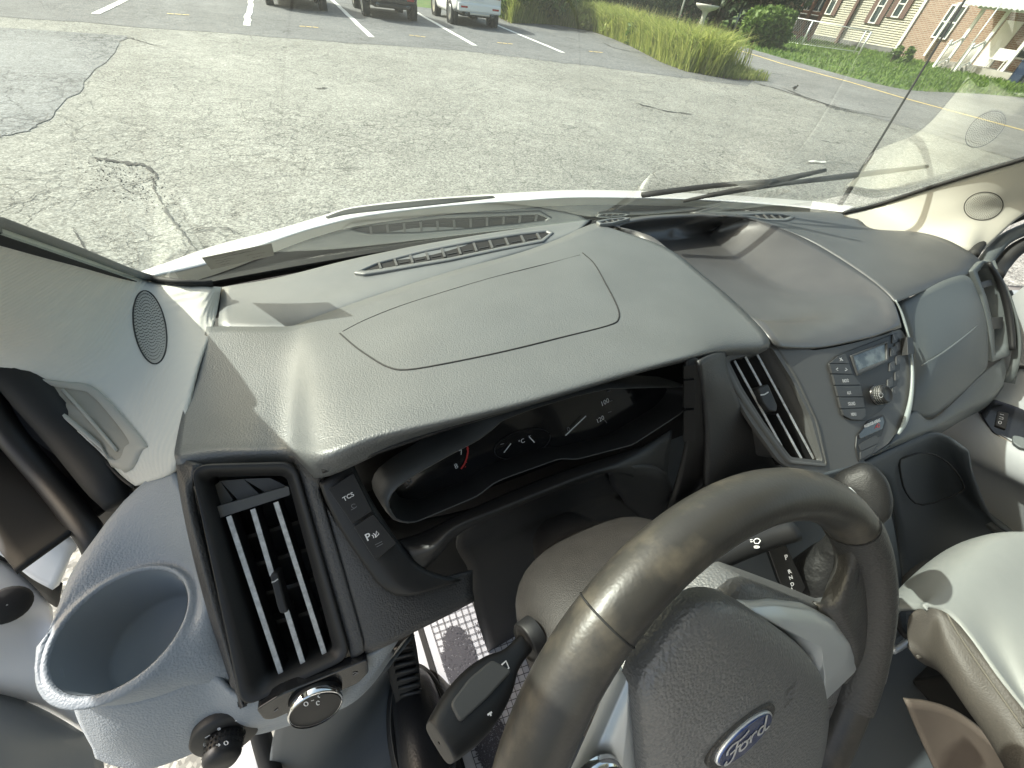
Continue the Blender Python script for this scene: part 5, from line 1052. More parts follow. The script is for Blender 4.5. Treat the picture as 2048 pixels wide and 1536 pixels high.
def rimseg(name, a0, a1, material, bulge):
    n = max(8, int(abs(a1 - a0) / math.radians(3))); vs, fs = [], []; seg = 20
    for i in range(n + 1):
        t = i / n; a = a0 + (a1 - a0) * t; c = rimpt(a); out = (c - CW).normalized(); rr = .0180 + bulge(a)
        for s in range(seg):
            b = 2 * math.pi * s / seg; vs.append(c + out * math.cos(b) * rr + WN * math.sin(b) * rr * 1.04)
    for i in range(n):
        for s in range(seg): fs.append((i * seg + s, (i + 1) * seg + s, (i + 1) * seg + (s + 1) % seg, i * seg + (s + 1) % seg))
    return mesh(name, vs, fs, material, SW, True)
D = math.radians
seamL = D(123); seamR = D(38)
bl_ = lambda a: .0012 * max(0, math.cos((a - D(140)) * 5)) + .0012 * max(0, math.cos((a - D(40)) * 5))
rimseg('rim_top', seamR, seamL, M_wleather, lambda a: .0); rimseg('rim_grip', seamL, D(330), M_wleather, lambda a: .0008 * math.sin((a - seamL) * 3)); rimseg('rim_grip', D(-30), seamR, M_wplain, lambda a: .001)
for a in (seamL, seamR):
    c = rimpt(a); out = (c - CW).normalized(); tube('seam', [c + (out * math.cos(b * .2618) + WN * math.sin(b * .2618) * 1.04) * .0181 for b in range(25)], .0007, M_rub, SW, 6)
def wp(px, py, h=0): return WP.at(px, py, h)
def dome(name, pl, pix, levels, material, parent, r=.012, n=96):
    O = resample(rnd([pl.uv(x, y, levels[0][1]) for x, y in pix], r), n); c_ = sum(O, Vector((0, 0))) / n
    loops = [[pl.pt(c_ + (p - c_) * s, h) for p in O] for s, h in levels]
    return loft(name, loops, material, parent, True, True)
# spokes and hub carrier
body = [(1222, 1352), (1300, 1245), (1362, 1170), (1426, 1119), (1480, 1138), (1560, 1168), (1632, 1198), (1672, 1186), (1700, 1150), (1712, 1180), (1728, 1260), (1716, 1330), (1690, 1322), (1650, 1375), (1622, 1420), (1610, 1490), (1600, 1580), (1150, 1580), (1180, 1450)]
dome('spoke_carrier', WP, body, [(1.0, -.030), (1.0, -.010), (.985, -.004), (.9, -.001), (.3, .0)], M_cover, SW, .008)
patch('right_spoke', [[wp(1655, 1060, -.012), wp(1700, 1060, .008), wp(1738, 1090, .004)], [wp(1668, 1120, -.014), wp(1706, 1130, .006), wp(1752, 1160, .004)], [wp(1650, 1180, -.006), wp(1698, 1200, .010), wp(1756, 1220, .004)], [wp(1640, 1225, .0), wp(1702, 1250, .012), wp(1752, 1275, .004)], [wp(1680, 1290, .0), wp(1712, 1310, .009), wp(1744, 1330, .003)], [wp(1662, 1350, -.014), wp(1692, 1372, .002), wp(1726, 1390, -.002)]], M_wplain, SW, 5, 5, .012)
dome('silver_insert', WP, [(1462, 1197), (1530, 1193), (1600, 1204), (1642, 1224), (1688, 1264), (1696, 1300), (1686, 1326), (1622, 1386), (1612, 1330), (1590, 1288), (1552, 1250)], [(1.0, -.004), (1.0, .004), (.97, .0065), (.5, .010), (.05, .011)], M_silver, SW, .004)
dome('silver_insert', WP, [(1238, 1322), (1246, 1400), (1262, 1580), (1120, 1580), (1150, 1520), (1190, 1430)], [(1.0, -.004), (1.0, .004), (.97, .0065), (.5, .009), (.05, .010)], M_silver, SW, .004)
bt = wp(1190, 1575, .012); lathe('spoke_button', [(.017, 0), (.017, .004), (.014, .006), (0, .0065)], bt, WN, M_blk, SW, 28); lathe('button_ring', [(.0185, -.002), (.0185, .003), (.0172, .004)], bt, WN, M_chrome, SW, 28)
pad = dome('airbag_cover', WP, [(1238, 1335), (1300, 1248), (1362, 1175), (1420, 1172), (1478, 1202), (1560, 1262), (1600, 1315), (1614, 1390), (1606, 1460), (1585, 1540), (1540, 1620), (1400, 1700), (1290, 1690), (1262, 1600), (1250, 1450)], [(1.0, .000), (1.004, .012), (.99, .0165), (.955, .0195), (.8, .0235), (.45, .026), (.1, .027)], M_cover, SW, .012)
PB = surf(pad)
HPl = plane3(on(PB, 1440, 1500), on(PB, 1540, 1440), on(PB, 1500, 1510))
stroke('horn_mark', plane3(on(PB, 1575, 1370), on(PB, 1590, 1400), on(PB, 1560, 1395)), [[(1576, 1388), (1592, 1376), (1594, 1366)], [(1576, 1388), (1582, 1395), (1592, 1388), (1592, 1376)], [(1590, 1398), (1572, 1420)]], .0014, M_dim, pad, .0012)
# blue oval badge with silver script
e0, e1 = HPl.uv(1433, 1526, .003), HPl.uv(1545, 1431, .003); bc = (e0 + e1) / 2; mj = (e1 - e0) / 2; mn = Vector((-mj.y, mj.x)) * .41
def oval(s, n=48): return [bc + mj * s * math.cos(2 * math.pi * i / n) + mn * s * math.sin(2 * math.pi * i / n) for i in range(n)]
M_blue = mat('badge_blue', (0.018, 0.035, 0.11), 0.22, coat=.5); M_bsil = mat('badge_silver', (0.72, 0.73, 0.75), 0.3, .7)
bdg = plate2('badge', HPl, oval(1.22), -.004, .0016, M_wplain, SW, .001); plate2('badge_rim', HPl, oval(1.0), .001, .0032, M_bsil, bdg, .0006); plate2('badge_field', HPl, oval(.95), .002, .0038, M_blue, bdg, .0004)
def script(paths, w=.0021):
    vs, fs = [], []
    for path in paths:
        P = [bc + mj * (q.x) + mn * (q.y) for q in spline([Vector((a, b, 0)) for a, b in path], 7)]; n_ = len(P)
        for i in range(n_):
            t = (P[min(i + 1, n_ - 1)] - P[max(i - 1, 0)]).normalized(); ww = w * (.55 + .45 * abs(t.dot(mn.normalized()))) ; nn = Vector((-t.y, t.x)) * ww / 2
            vs += [HPl.pt(P[i] + nn, .0042), HPl.pt(P[i] - nn, .0042)]
            if i: k = len(vs); fs.append((k - 4, k - 3, k - 1, k - 2))
    return mesh('badge_script', vs, fs, M_bsil, bdg)
script([[(-.70, .12), (-.66, .38), (-.48, .52), (-.25, .44), (-.05, .48), (.08, .62)], [(-.30, .46), (-.36, .20), (-.44, -.18), (-.54, -.46), (-.68, -.55), (-.78, -.42), (-.72, -.28)], [(-.60, .0), (-.42, .06), (-.22, .10)],
        [(-.14, .06), (-.26, -.08), (-.26, -.34), (-.14, -.42), (-.02, -.30), (-.02, -.06), (-.12, .06)], [(-.03, -.02), (.06, -.02), (.14, .08)], [(.14, .08), (.13, -.14), (.10, -.40)], [(.13, -.14), (.20, .02), (.30, .08), (.34, .0)],
        [(.62, .0), (.52, .06), (.42, -.06), (.40, -.30), (.50, -.42), (.60, -.30), (.64, -.05)], [(.74, .62), (.68, .2), (.63, -.22), (.68, -.42), (.80, -.34)]])
# column shroud
SH = empty('column_shroud', CW + WN * -.15, 'grained steering column shroud behind the wheel', 'shroud')
def shs(d, w, hU, hD):
    c = CW - WN * d; out = []
    for i in range(28):
        a = 2 * math.pi * i / 28; sx = math.copysign(abs(math.cos(a)) ** .7, math.cos(a)); sy = math.copysign(abs(math.sin(a)) ** .8, math.sin(a))
        out.append(c + Vector((1, 0, 0)) * sx * w + WV * (sy * (hU if sy > 0 else hD)))
    return out
patch('shell', [[CW - WN * .03 + Vector((0, 0, 0)) for _ in range(28)], shs(.035, .040, .04, .05), shs(.045, .070, .050, .06), shs(.06, .090, .056, .075), shs(.085, .102, .062, .09), shs(.12, .108, .066, .095), shs(.155, .106, .064, .09), shs(.185, .092, .056, .08), shs(.20, .06, .045, .05), shs(.25, .04, .04, .04)], M_shroud, SH, 1, 4, 0, True, closed_v=True)
# turn signal stalk
ts = PZ(1046, 1291, -.405); te = PZ(878, 1486, -.375); TS = empty('turn_signal_stalk', ts, 'black turn signal stalk with grey face left of the wheel', 'stalk')
dr = (te - ts).normalized(); L_ = (te - ts).length
lathe('boot', [(.017, -.012), (.017, .0), (.0155, .002), (.0150, .0), (.010, .001), (.008, .003)], ts - dr * .004, (dr + Vector((-1, 0, 0))).normalized(), M_blk, TS, 28)
up_ = (CAM - ts).normalized(); up_ = (up_ - dr * up_.dot(dr)).normalized(); sd_ = dr.cross(up_)
def st_sec(t, w, h, o=0): c = ts + dr * L_ * t + sd_ * o; return [c + sd_ * w * math.copysign(abs(math.cos(a)) ** .6, math.cos(a)) + up_ * h * math.copysign(abs(math.sin(a)) ** .6, math.sin(a)) for a in [2 * math.pi * i / 24 for i in range(24)]]
patch('lever', [st_sec(0, .0085, .0085), st_sec(.10, .0085, .0085), st_sec(.22, .0105, .009), st_sec(.36, .0165, .0105), st_sec(.55, .0205, .0115), st_sec(.75, .0205, .0125), st_sec(.9, .0175, .0125), st_sec(.985, .0150, .0115), st_sec(1.0, .012, .009), st_sec(1.0, .001, .001)], M_blk, TS, 1, 4, 0, True, closed_v=True)
fp = Plane(ts + dr * L_ * .5 + up_ * .0128, up_, dr)
# raised grey thumb plate on the camera side
q = [(.30, .006), (.38, -.0105), (.62, -.0135), (.84, -.0115), (.86, .002), (.6, .005)]
plate2('thumb_plate', fp, rnd([Vector(((t - .5) * L_, o)) for t, o in q], .004), -.006, .0016, M_panel, TS, .0015)
stroke('legend', fp, [[(1003, 1330), (1012, 1322), (1018, 1336), (1009, 1341)], [(975, 1430), (984, 1424)], [(980, 1424), (982, 1432)]], .0012, M_wht, TS, .0010)
# wiper stalk on the right
w0 = CW - WN * .12 + Vector((.075, 0, 0)); w1 = PZ(1512, 1084, -.415); w2 = PZ(1590, 1060, -.40)
WS = empty('wiper_stalk', w0, 'black wiper stalk seen through the steering wheel', 'stalk'); tube('lever', [w0, w1, w2], [.009, .0125, .012], M_blk, WS, 14, 5, flat=.75)
wpl = Plane(w1 + (CAM - w1).normalized() * .0125, (CAM - w1), (1, 0, 0)); stroke('legend', wpl, [arc(1514, 1084, 7, 7, 200, 340, 8), [(1507, 1081), (1510, 1087), (1517, 1087), (1521, 1081)], [(1500, 1080), (1505, 1079)], [(1500, 1084), (1505, 1083)], arc(1513, 1094, 6, 2, 0, 360, 8)], .0008, M_wht, WS, .0003)
# ================================================================== GEAR LEVER, CONSOLE
CN = empty('centre_console', V(.6, .1, -1.0), 'dark console below the centre stack carrying the gear lever', 'console')
patch('console_face', [[PZ(1500, 960, -.50), PZ(1590, 952, -.50), PZ(1660, 948, -.50), PZ(1730, 922, -.51)], [PZ(1450, 1040, -.55), PZ(1540, 1010, -.55), PZ(1630, 985, -.55), PZ(1750, 950, -.56)], [PZ(1430, 1130, -.62), PZ(1540, 1100, -.62), PZ(1640, 1060, -.62), PZ(1780, 1020, -.64)], [PZ(1470, 1300, -.72), PZ(1570, 1230, -.72), PZ(1680, 1180, -.72), PZ(1800, 1130, -.74)], [PZ(1560, 1500, -.85), PZ(1640, 1400, -.85), PZ(1720, 1330, -.85), PZ(1815, 1260, -.86)]], M_dkgrey, CN, 4, 4, .01)
GP = plane3(PZ(1550, 1075, -.545), PZ(1600, 1075, -.545), PZ(1590, 1180, -.60))
gpl = plate('gate_plate', GP, [(1525, 1068), (1556, 1055), (1612, 1175), (1590, 1215), (1560, 1165)], .0, .008, M_gloss, CN, .003, .001)
for ch, p0, p1 in (('P', (1571, 1120), (1577, 1118)), ('R', (1578, 1148), (1584, 1145)), ('N', (1580, 1160), (1586, 1157)), ('D', (1583, 1173), (1589, 1170)), ('L', (1586, 1184), (1591, 1181))): text('legend', ch, GP, p0, p1, M_wht, gpl, .0086, bold=.02)
M_gait = mat('gaiter_leather', (0.016, 0.016, 0.016), 0.45, bump=('grain', 650, .25, .0008), spec=.3); M_gait2 = mat('gaiter_folds', (0.012, 0.012, 0.012), 0.65, bump=('noise', 45, .6, .01))
GL = empty('gear_lever', PZ(1640, 1150, -.60), 'black leather gear lever knob with chrome button on the console', 'gear lever')
g0 = PZ(1650, 1170, -.62); g1 = PZ(1690, 1060, -.50); k0 = PZ(1695, 1010, -.46); k1 = PZ(1735, 980, -.44)
patch('gaiter', [[g0 + Vector((.055 * math.cos(a), .05 * math.sin(a), -.01)) for a in [2 * math.pi * i / 16 for i in range(16)]], [g0.lerp(g1, .35) + Vector((.046 * math.cos(a), .036 * math.sin(a), 0)) for a in [2 * math.pi * i / 16 for i in range(16)]], [g0.lerp(g1, .6) + Vector((.026 * math.cos(a), .024 * math.sin(a), 0)) for a in [2 * math.pi * i / 16 for i in range(16)]], [g1 + Vector((.016 * math.cos(a), .015 * math.sin(a), 0)) for a in [2 * math.pi * i / 16 for i in range(16)]]], M_gait2, GL, 2, 4, 0, closed_v=True)
KPL = Plane(PZ(1730, 985, -.452), (CAM - PZ(1730, 985, -.452)), (1, 0, 0))
kpix = [(1664, 968), (1676, 945), (1722, 926), (1750, 932), (1776, 962), (1786, 1000), (1782, 1034), (1758, 1052), (1735, 1040), (1708, 1010), (1690, 985)]
dome('knob', KPL, kpix, [(.80, -.040), (.97, -.030), (1.0, -.016), (.97, -.004), (.86, .003), (.5, .007), (.05, .008)], M_gait, GL, .010)
dome('release_button', KPL, [(1688, 976), (1700, 972), (1714, 986), (1722, 1008), (1716, 1016), (1704, 996)], [(1.0, -.006), (1.0, .006), (.8, .009), (.1, .010)], M_silver, GL, .003)
tube('shaft', [g1, k0 + Vector((0, .01, -.03))], .012, M_blk, GL, 12)
# ================================================================== PILLARS
LP = empty('left_pillar_trim', V(-.25, .4, -.6), 'ribbed cream trim on the left windscreen pillar with round speaker', 'pillar trim')
pg = [[('x', 443, 574, -.173), ('x', 430, 640, -.176), ('x', 395, 730, -.179), ('x', 360, 870, -.181), ('x', 345, 940, -.183), ('x', 270, 972, -.235)],
      [('x', 425, 573, -.176), ('x', 392, 650, -.195), ('x', 350, 735, -.205), ('x', 315, 840, -.212), ('x', 292, 905, -.218), ('x', 240, 948, -.255)],
      [('x', 360, 571, -.215), ('x', 325, 640, -.238), ('x', 290, 715, -.250), ('x', 250, 800, -.262), ('x', 215, 870, -.272), ('x', 188, 893, -.285)],
      [('x', 285, 558, -.262), ('x', 240, 630, -.278), ('x', 205, 700, -.288), ('x', 165, 765, -.305), ('x', 125, 815, -.32), ('x', 110, 830, -.325)],
      [('x', 150, 508, -.268), ('x', 110, 580, -.292), ('x', 75, 650, -.312), ('x', 45, 700, -.335), ('x', 30, 745, -.352), ('x', 25, 762, -.358)],
      [('x', 0, 455, -.270), ('x', -50, 540, -.30), ('x', -90, 600, -.325), ('x', -110, 640, -.35), ('x', -80, 680, -.372), ('x', -80, 690, -.378)],
      [('x', -160, 400, -.272), ('x', -230, 500, -.31), ('x', -260, 560, -.34), ('x', -270, 590, -.365), ('x', -250, 620, -.39), ('x', -250, 630, -.395)],
      [V(-.275, .17, .28), V(-.31, .15, .28), V(-.34, .13, .28), V(-.365, .11, .28), V(-.385, .09, .28), V(-.39, .08, .28)]]
lpt = patch('trim', pg, M_fabric, LP, 5, 6, .004); LPB = surf(lpt)
tube('glass_seal', [pp(r[0]) + Vector((.002, .002, .004)) for r in pg[1:]], .0055, M_rub, LP, 8, 4)
def grille(par, bv, cx, cy, ax, ay, rot, col, hole, rings=9, wv=0.0):
    """round speaker grille: a raised disc, its rim and rings of small holes, all following the trim's own surface"""
    rd = math.degrees(rot); n = 44; vs = [on(bv, cx, cy, .0016)]; fs = []
    for k in range(1, 7):
        for p in arc(cx, cy, ax * k / 6, ay * k / 6, 0, 360 - 360 / n, n - 1, rd): vs.append(on(bv, *p, .0016 if k < 6 else .0002))
    for k in range(6):
        for i in range(n):
            if k == 0: fs.append((0, 1 + i, 1 + (i + 1) % n))
            else: a_, b_ = 1 + (k - 1) * n, 1 + k * n; fs.append((a_ + i, b_ + i, b_ + (i + 1) % n, a_ + (i + 1) % n))
    mesh('disc', vs, fs, col, par, True)
    tube('rim', [on(bv, *p, .0006) for p in arc(cx, cy, ax * 1.03, ay * 1.03, 0, 360, 40, rd)], .0009, hole, par, 6)
    vs, fs = [], []
    for r in range(1, rings + 1):
        k = r * 6; rr = r / (rings + .8)
        for i in range(k):
            a = 360 * i / k + r * 9; p = arc(cx, cy, ax * rr, ay * rr, a, a, 1, rd)[0]; q = on(bv, *p, .0020); q2 = on(bv, p[0] + 1, p[1], .0020); q3 = on(bv, p[0], p[1] + 1, .0020); m_ = len(vs)
            e1_ = (q2 - q).normalized(); e2_ = (q3 - q).normalized(); nn_ = e1_.cross(e2_).normalized(); e2_ = nn_.cross(e1_)
            for b in range(6): vs.append(q + (e1_ * math.cos(b * 1.047) + e2_ * math.sin(b * 1.047)) * .0010)
            fs.append(tuple(range(m_, m_ + 6)))
    mesh('grille_holes', vs, fs, hole, par)['kind'] = 'stuff'
M_hole = mat('grille_hole', (0.05, 0.05, 0.045), 0.9); M_creamg = mat('grille_cream', (0.47, 0.46, 0.41), 0.8)
sg = empty('speaker_grille', on(LPB, 300, 655), 'round perforated speaker grille on the left pillar', 'speaker grille'); grille(sg, LPB, 300, 655, 31, 72, -.18, M_creamg, M_hole, 10)
dvn = empty('demister_vent', on(LPB, 200, 880), 'cream side demister vent low on the left pillar', 'vent')
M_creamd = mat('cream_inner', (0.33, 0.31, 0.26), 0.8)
vo_ = [(38, 770), (140, 765), (190, 776), (240, 824), (292, 886), (286, 900), (232, 940)]; vi_ = [(58, 781), (155, 781), (186, 794), (228, 840), (258, 882), (252, 893), (219, 914)]
VO = [v.to_2d() for v in spline([Vector((x, y, 0)) for x, y in vo_], 5, True)]; VI = [v.to_2d() for v in spline([Vector((x, y, 0)) for x, y in vi_], 5, True)]
def sp_loop(P, h): return [on(LPB, p.x, p.y, h, on(LPB, p.x + 12, p.y - 12, h)) for p in P]
loft('frame', [sp_loop(VO, -.001), sp_loop(VO, .0016), sp_loop([a_.lerp(b_, .25) for a_, b_ in zip(VO, VI)], .0026), sp_loop([a_.lerp(b_, .9) for a_, b_ in zip(VO, VI)], .0024), sp_loop(VI, .0006)], M_cream, dvn)
vc_ = sum(VI, Vector((0, 0))) / len(VI)
loft('throat', [sp_loop(VI, .0006), sp_loop([p.lerp(vc_, .5) for p in VI], .0006), sp_loop([p.lerp(vc_, .98) for p in VI], .0006)], M_creamd, dvn, True, True)
tube('rib', [on(LPB, x, y, .002) for x, y in ((126, 780), (165, 822), (205, 866), (238, 902))], .0016, M_cream, dvn, 6, 3)
# outer pillar skin, stretched rearward to block sun from trim and pod
def beyond(p, k): return CAM + (p - CAM) * k
patch('pillar_sun_block', [[beyond(pp(r[1]), 1.05), beyond(pp(r[3]), 1.14), beyond(pp(r[5]), 1.16), beyond(pp(r[5]), 1.16) + Vector((-.03, -.06, .03)), beyond(pp(r[5]), 1.16) + Vector((-.05, -.10, .05))] for r in pg] + [[V(-.34, .18, .36), V(-.36, .15, .36), V(-.40, .10, .36), V(-.40, .05, .36), V(-.42, .0, .36)]], M_rub, LP, 4, 5, .004)
patch('jamb_light_block', [[pp(r[5]), beyond(pp(r[5]), 1.16)] for r in pg], M_rub, LP, 2, 4, .003)  # web added to stop sun leaking between trim and outer skin
# door rubber seals on the body side
ds = empty('door_seal', V(-.3, .3, -.6), 'thick black rubber door seal beside the left pillar', 'seal')
sl = [('x', -150, 640, -.40), ('x', 0, 690, -.375), ('x', 60, 775, -.350), ('x', 140, 870, -.320), ('x', 215, 965, -.275), ('x', 240, 1010, -.265)]
tube('inner_bead', [pp(q) for q in sl], [.022, .022, .021, .020, .018, .012], M_rub, ds, 14, 5); tube('outer_bead', [pp((q[0], q[1] - 40, q[2] + 95, q[3] - .02)) for q in sl], [.012] * 6, M_blk, ds, 14, 5)
patch('jamb', [[('x', -160, 660, -.41), ('x', 0, 705, -.385), ('x', 70, 800, -.355), ('x', 150, 895, -.325), ('x', 225, 985, -.285), ('x', 262, 985, -.25)], [('x', -160, 800, -.44), ('x', 0, 835, -.42), ('x', 70, 915, -.39), ('x', 140, 985, -.355), ('x', 195, 1040, -.32), ('x', 225, 1040, -.29)], [('x', -160, 900, -.47), ('x', 0, 950, -.45), ('x', 60, 1010, -.42), ('x', 120, 1055, -.39), ('x', 160, 1085, -.36), ('x', 200, 1080, -.32)]], M_rub, ds, 4, 4, .006)
# right pillar
RP = empty('right_pillar_trim', V(1.5, .4, -.6), 'cream trim on the right windscreen pillar with round speaker', 'pillar trim')
rg_ = [[('x', 1690, 429, 1.44), ('x', 1715, 443, 1.45), ('x', 1745, 458, 1.46), ('x', 1752, 470, 1.46)],
      [('x', 1752, 414, 1.54), ('x', 1790, 436, 1.535), ('x', 1830, 462, 1.53), ('x', 1840, 480, 1.51)],
      [('x', 1850, 382, 1.55), ('x', 1885, 412, 1.555), ('x', 1915, 455, 1.56), ('x', 1935, 500, 1.53)],
      [('x', 1950, 351, 1.55), ('x', 1970, 395, 1.575), ('x', 1985, 430, 1.60), ('x', 1962, 505, 1.58)],
      [('x', 2048, 322, 1.55), ('x', 2060, 365, 1.59), ('x', 2060, 400, 1.62), ('x', 2050, 428, 1.63)],
      [('x', 2200, 270, 1.55), ('x', 2210, 320, 1.60), ('x', 2210, 350, 1.64), ('x', 2200, 375, 1.65)]]
rpt = patch('trim', rg_, M_cream, RP, 5, 6, .004); RPB = surf(rpt)
tube('glass_seal', [pp(r[0]) + Vector((-.002, .004, .003)) for r in rg_], .0055, M_rub, RP, 8, 4)
sg2 = empty('speaker_grille', on(RPB, 1967, 412), 'round perforated speaker grille on the right pillar', 'speaker grille'); grille(sg2, RPB, 1967, 412, 38, 27, -.15, M_creamg, M_hole, 9)
sr = [('x', 1942, 512, 1.50), ('x', 1958, 488, 1.585), ('x', 1990, 455, 1.62), ('x', 2048, 428, 1.65), ('x', 2200, 360, 1.68)]
ds2 = empty('door_seal', V(1.6, .3, -.6), 'black rubber seal round the right door window', 'seal')
tube('inner_bead', [pp(q) + Vector((.01, 0, 0)) for q in sr], .012, M_rub, ds2, 12, 5); tube('outer_bead', [pp((q[0], q[1] + 22, q[2] + 22, q[3] + .03)) for q in sr], .016, M_lowgrey, ds2, 12, 5); tube('window_channel', [pp((q[0], q[1] + 45, q[2] + 42, q[3] + .05)) for q in sr], .018, M_rub, ds2, 12, 5)
# ================================================================== RIGHT DOOR, MIRROR, FOOTWELL, SEAT
M_doorg = mat('door_grey', (0.30, 0.31, 0.315), 0.6, bump=('noise', 900, .2, .0006)); M_seat = mat('seat_vinyl', (0.225, 0.235, 0.225), 0.5, bump=('noise', 1400, .25, .0006), var=(12, .05)); M_seatd = mat('seat_side_vinyl', (0.068, 0.061, 0.052), 0.55, bump=('grain', 500, .3, .001)); M_thread = mat('thread', (0.12, 0.11, 0.09), 0.8)
RDR = empty('passenger_door', V(1.6, 0, -1.0), 'grey inner panel of the closed right door with window switch', 'door')
dcard = patch('door_card', [[('x', 2015, 712, 1.60), ('x', 2048, 728, 1.60), ('x', 2130, 770, 1.60), ('x', 2300, 850, 1.60)], [('x', 1975, 770, 1.58), ('x', 2020, 800, 1.57), ('x', 2100, 850, 1.57), ('x', 2300, 960, 1.57)], [('x', 1895, 835, 1.50), ('x', 1960, 850, 1.47), ('x', 2060, 900, 1.45), ('x', 2300, 1030, 1.43)], [('x', 1865, 872, 1.47), ('x', 1930, 905, 1.44), ('x', 2060, 970, 1.42), ('x', 2300, 1110, 1.40)], [('x', 1870, 885, 1.50), ('x', 1930, 925, 1.49), ('x', 2060, 995, 1.48), ('x', 2300, 1140, 1.47)], [('x', 1905, 945, 1.52), ('x', 1945, 985, 1.52), ('x', 2060, 1060, 1.52), ('x', 2300, 1200, 1.52)], [('x', 1930, 1010, 1.54), ('x', 1980, 1060, 1.54), ('x', 2080, 1110, 1.54), ('x', 2300, 1260, 1.54)]], M_doorg, RDR, 4, 5, .006); DCB = surf(dcard)
sp_ = plane3(on(DCB, 1985, 845), on(DCB, 2035, 870), on(DCB, 1990, 875))
swp = plate('switch_plate', sp_, [(1955, 820), (1965, 798), (1985, 797), (2040, 815), (2080, 835), (2080, 905), (2040, 895), (1985, 865)], -.004, .004, M_gloss, RDR, .010, .002)
plate('window_switch', sp_, [(1996, 822), (2018, 826), (2012, 858), (1990, 850)], .003, .009, M_blk, RDR, .003, .001); stroke('legend', sp_, [[(2000, 828), (2008, 830)], [(1999, 833), (2006, 835), (2006, 839), (1998, 837)], arc(2000, 845, 3, 3, 0, 360, 8)], .0012, M_wht, RDR, .0094)
plate('pull_handle', sp_, [(2026, 870), (2040, 872), (2090, 890), (2090, 905), (2040, 895), (2026, 885)], .003, .014, M_lowgrey, RDR, .004, .002)
bz = [(2025, 760), (2040, 735), (2080, 745), (2120, 775)]; tube('cup_rim', [on(DCB, x, y, .004, PX(x, y, 1.59)) for x, y in ((2030, 745), (2038, 735), (2060, 738), (2100, 760))], .005, M_rub, RDR, 8, 4)
# door mirror outside
MR = empty('door_mirror', V(1.9, .35, -.35), 'dark door mirror outside the right window', 'mirror'); mp_ = Plane(PX(2045, 600, 1.98), (CAM - PX(2045, 600, 1.98)), (0, -1, 0))
dome('housing', mp_, [(2008, 571), (2060, 574), (2130, 585), (2130, 650), (2060, 628), (2024, 640), (2016, 600)], [(1.0, -.05), (1.0, .0), (.92, .006)], M_blk, MR, .01)
M_mir = mat('mirror_glass', (0.6, 0.62, 0.62), 0.03, 1.0); plate('glass', mp_, [(2018, 580), (2060, 582), (2120, 592), (2120, 640), (2060, 620), (2026, 628)], .004, .0075, M_mir, MR, .004)
# footwell and floor
fl = box('cab_floor', V(-.19, -1.2, -1.06), V(1.55, .55, -1.02), M_dkgrey); fl['kind'] = 'structure'
fw = empty('passenger_footwell', V(1.2, .3, -1.0), 'dark grey moulded passenger footwell lining', 'footwell lining')
patch('liner', [[PZ(1715, 935, -.53), PZ(1790, 898, -.56), PZ(1870, 868, -.57), PZ(1935, 905, -.60)], [PZ(1775, 960, -.66), PZ(1830, 935, -.68), PZ(1890, 915, -.68), PZ(1945, 960, -.70)], [PZ(1795, 1040, -.80), PZ(1850, 1010, -.82), PZ(1920, 985, -.82), PZ(1985, 1045, -.82)], [PZ(1800, 1090, -.90), PZ(1870, 1060, -.91), PZ(1960, 1030, -.91), PZ(2060, 1090, -.90)], [PZ(1810, 1170, -1.0), PZ(1890, 1120, -1.01), PZ(1990, 1085, -1.01), PZ(2120, 1140, -1.0)]], M_dkgrey, fw, 5, 5, .006)
flp = PZ(1862, 955, -.73); FWP = plane3(PZ(1790, 930, -.645), PZ(1900, 960, -.72), PZ(1850, 1010, -.80))
tube('speaker_seam', [FWP.at(*p, .012) for p in ((1800, 918), (1850, 905), (1895, 925), (1925, 965), (1920, 985), (1845, 1010), (1812, 985), (1800, 940), (1800, 918))], .002, M_rub, fw, 6, 3)
# passenger seat
ST = empty('car_seat', V(1.1, -.4, -1.0), 'light grey vinyl passenger seat with taupe stitched side', 'seat')
ftop = [PZ(1833, 1214, -.637), PZ(1868, 1162, -.627), PZ(1933, 1102, -.617), PZ(1990, 1071, -.612), PZ(2048, 1064, -.607), PZ(2140, 1068, -.602)]
top = patch('cushion', [[p + Vector((0, -.03, -.14)) for p in ftop], [p + Vector((0, .004, -.07)) for p in ftop], [p + Vector((0, .008, -.03)) for p in ftop], [PZ(1835, 1215, -.635), PZ(1870, 1165, -.625), PZ(1935, 1105, -.615), PZ(1990, 1073, -.61), PZ(2048, 1066, -.605), PZ(2140, 1070, -.60)], [PZ(1850, 1210, -.620), PZ(1905, 1180, -.61), PZ(1965, 1135, -.603), PZ(2020, 1110, -.60), PZ(2080, 1110, -.60), PZ(2180, 1115, -.60)], [PZ(1895, 1225, -.612), PZ(1950, 1215, -.605), PZ(2010, 1200, -.60), PZ(2070, 1190, -.60), PZ(2130, 1190, -.60), PZ(2230, 1190, -.60)], [PZ(1940, 1270, -.607), PZ(1985, 1280, -.610), PZ(2040, 1300, -.600), PZ(2100, 1310, -.595), PZ(2180, 1310, -.595), PZ(2300, 1310, -.595)], [PZ(2000, 1350, -.605), PZ(2040, 1380, -.610), PZ(2090, 1420, -.60), PZ(2160, 1440, -.595), PZ(2260, 1440, -.595), PZ(2400, 1440, -.595)], [PZ(2070, 1440, -.605), PZ(2110, 1480, -.605), PZ(2170, 1540, -.60), PZ(2240, 1580, -.60), PZ(2350, 1600, -.60), PZ(2500, 1600, -.60)]], M_seat, ST, 5, 5, .008)
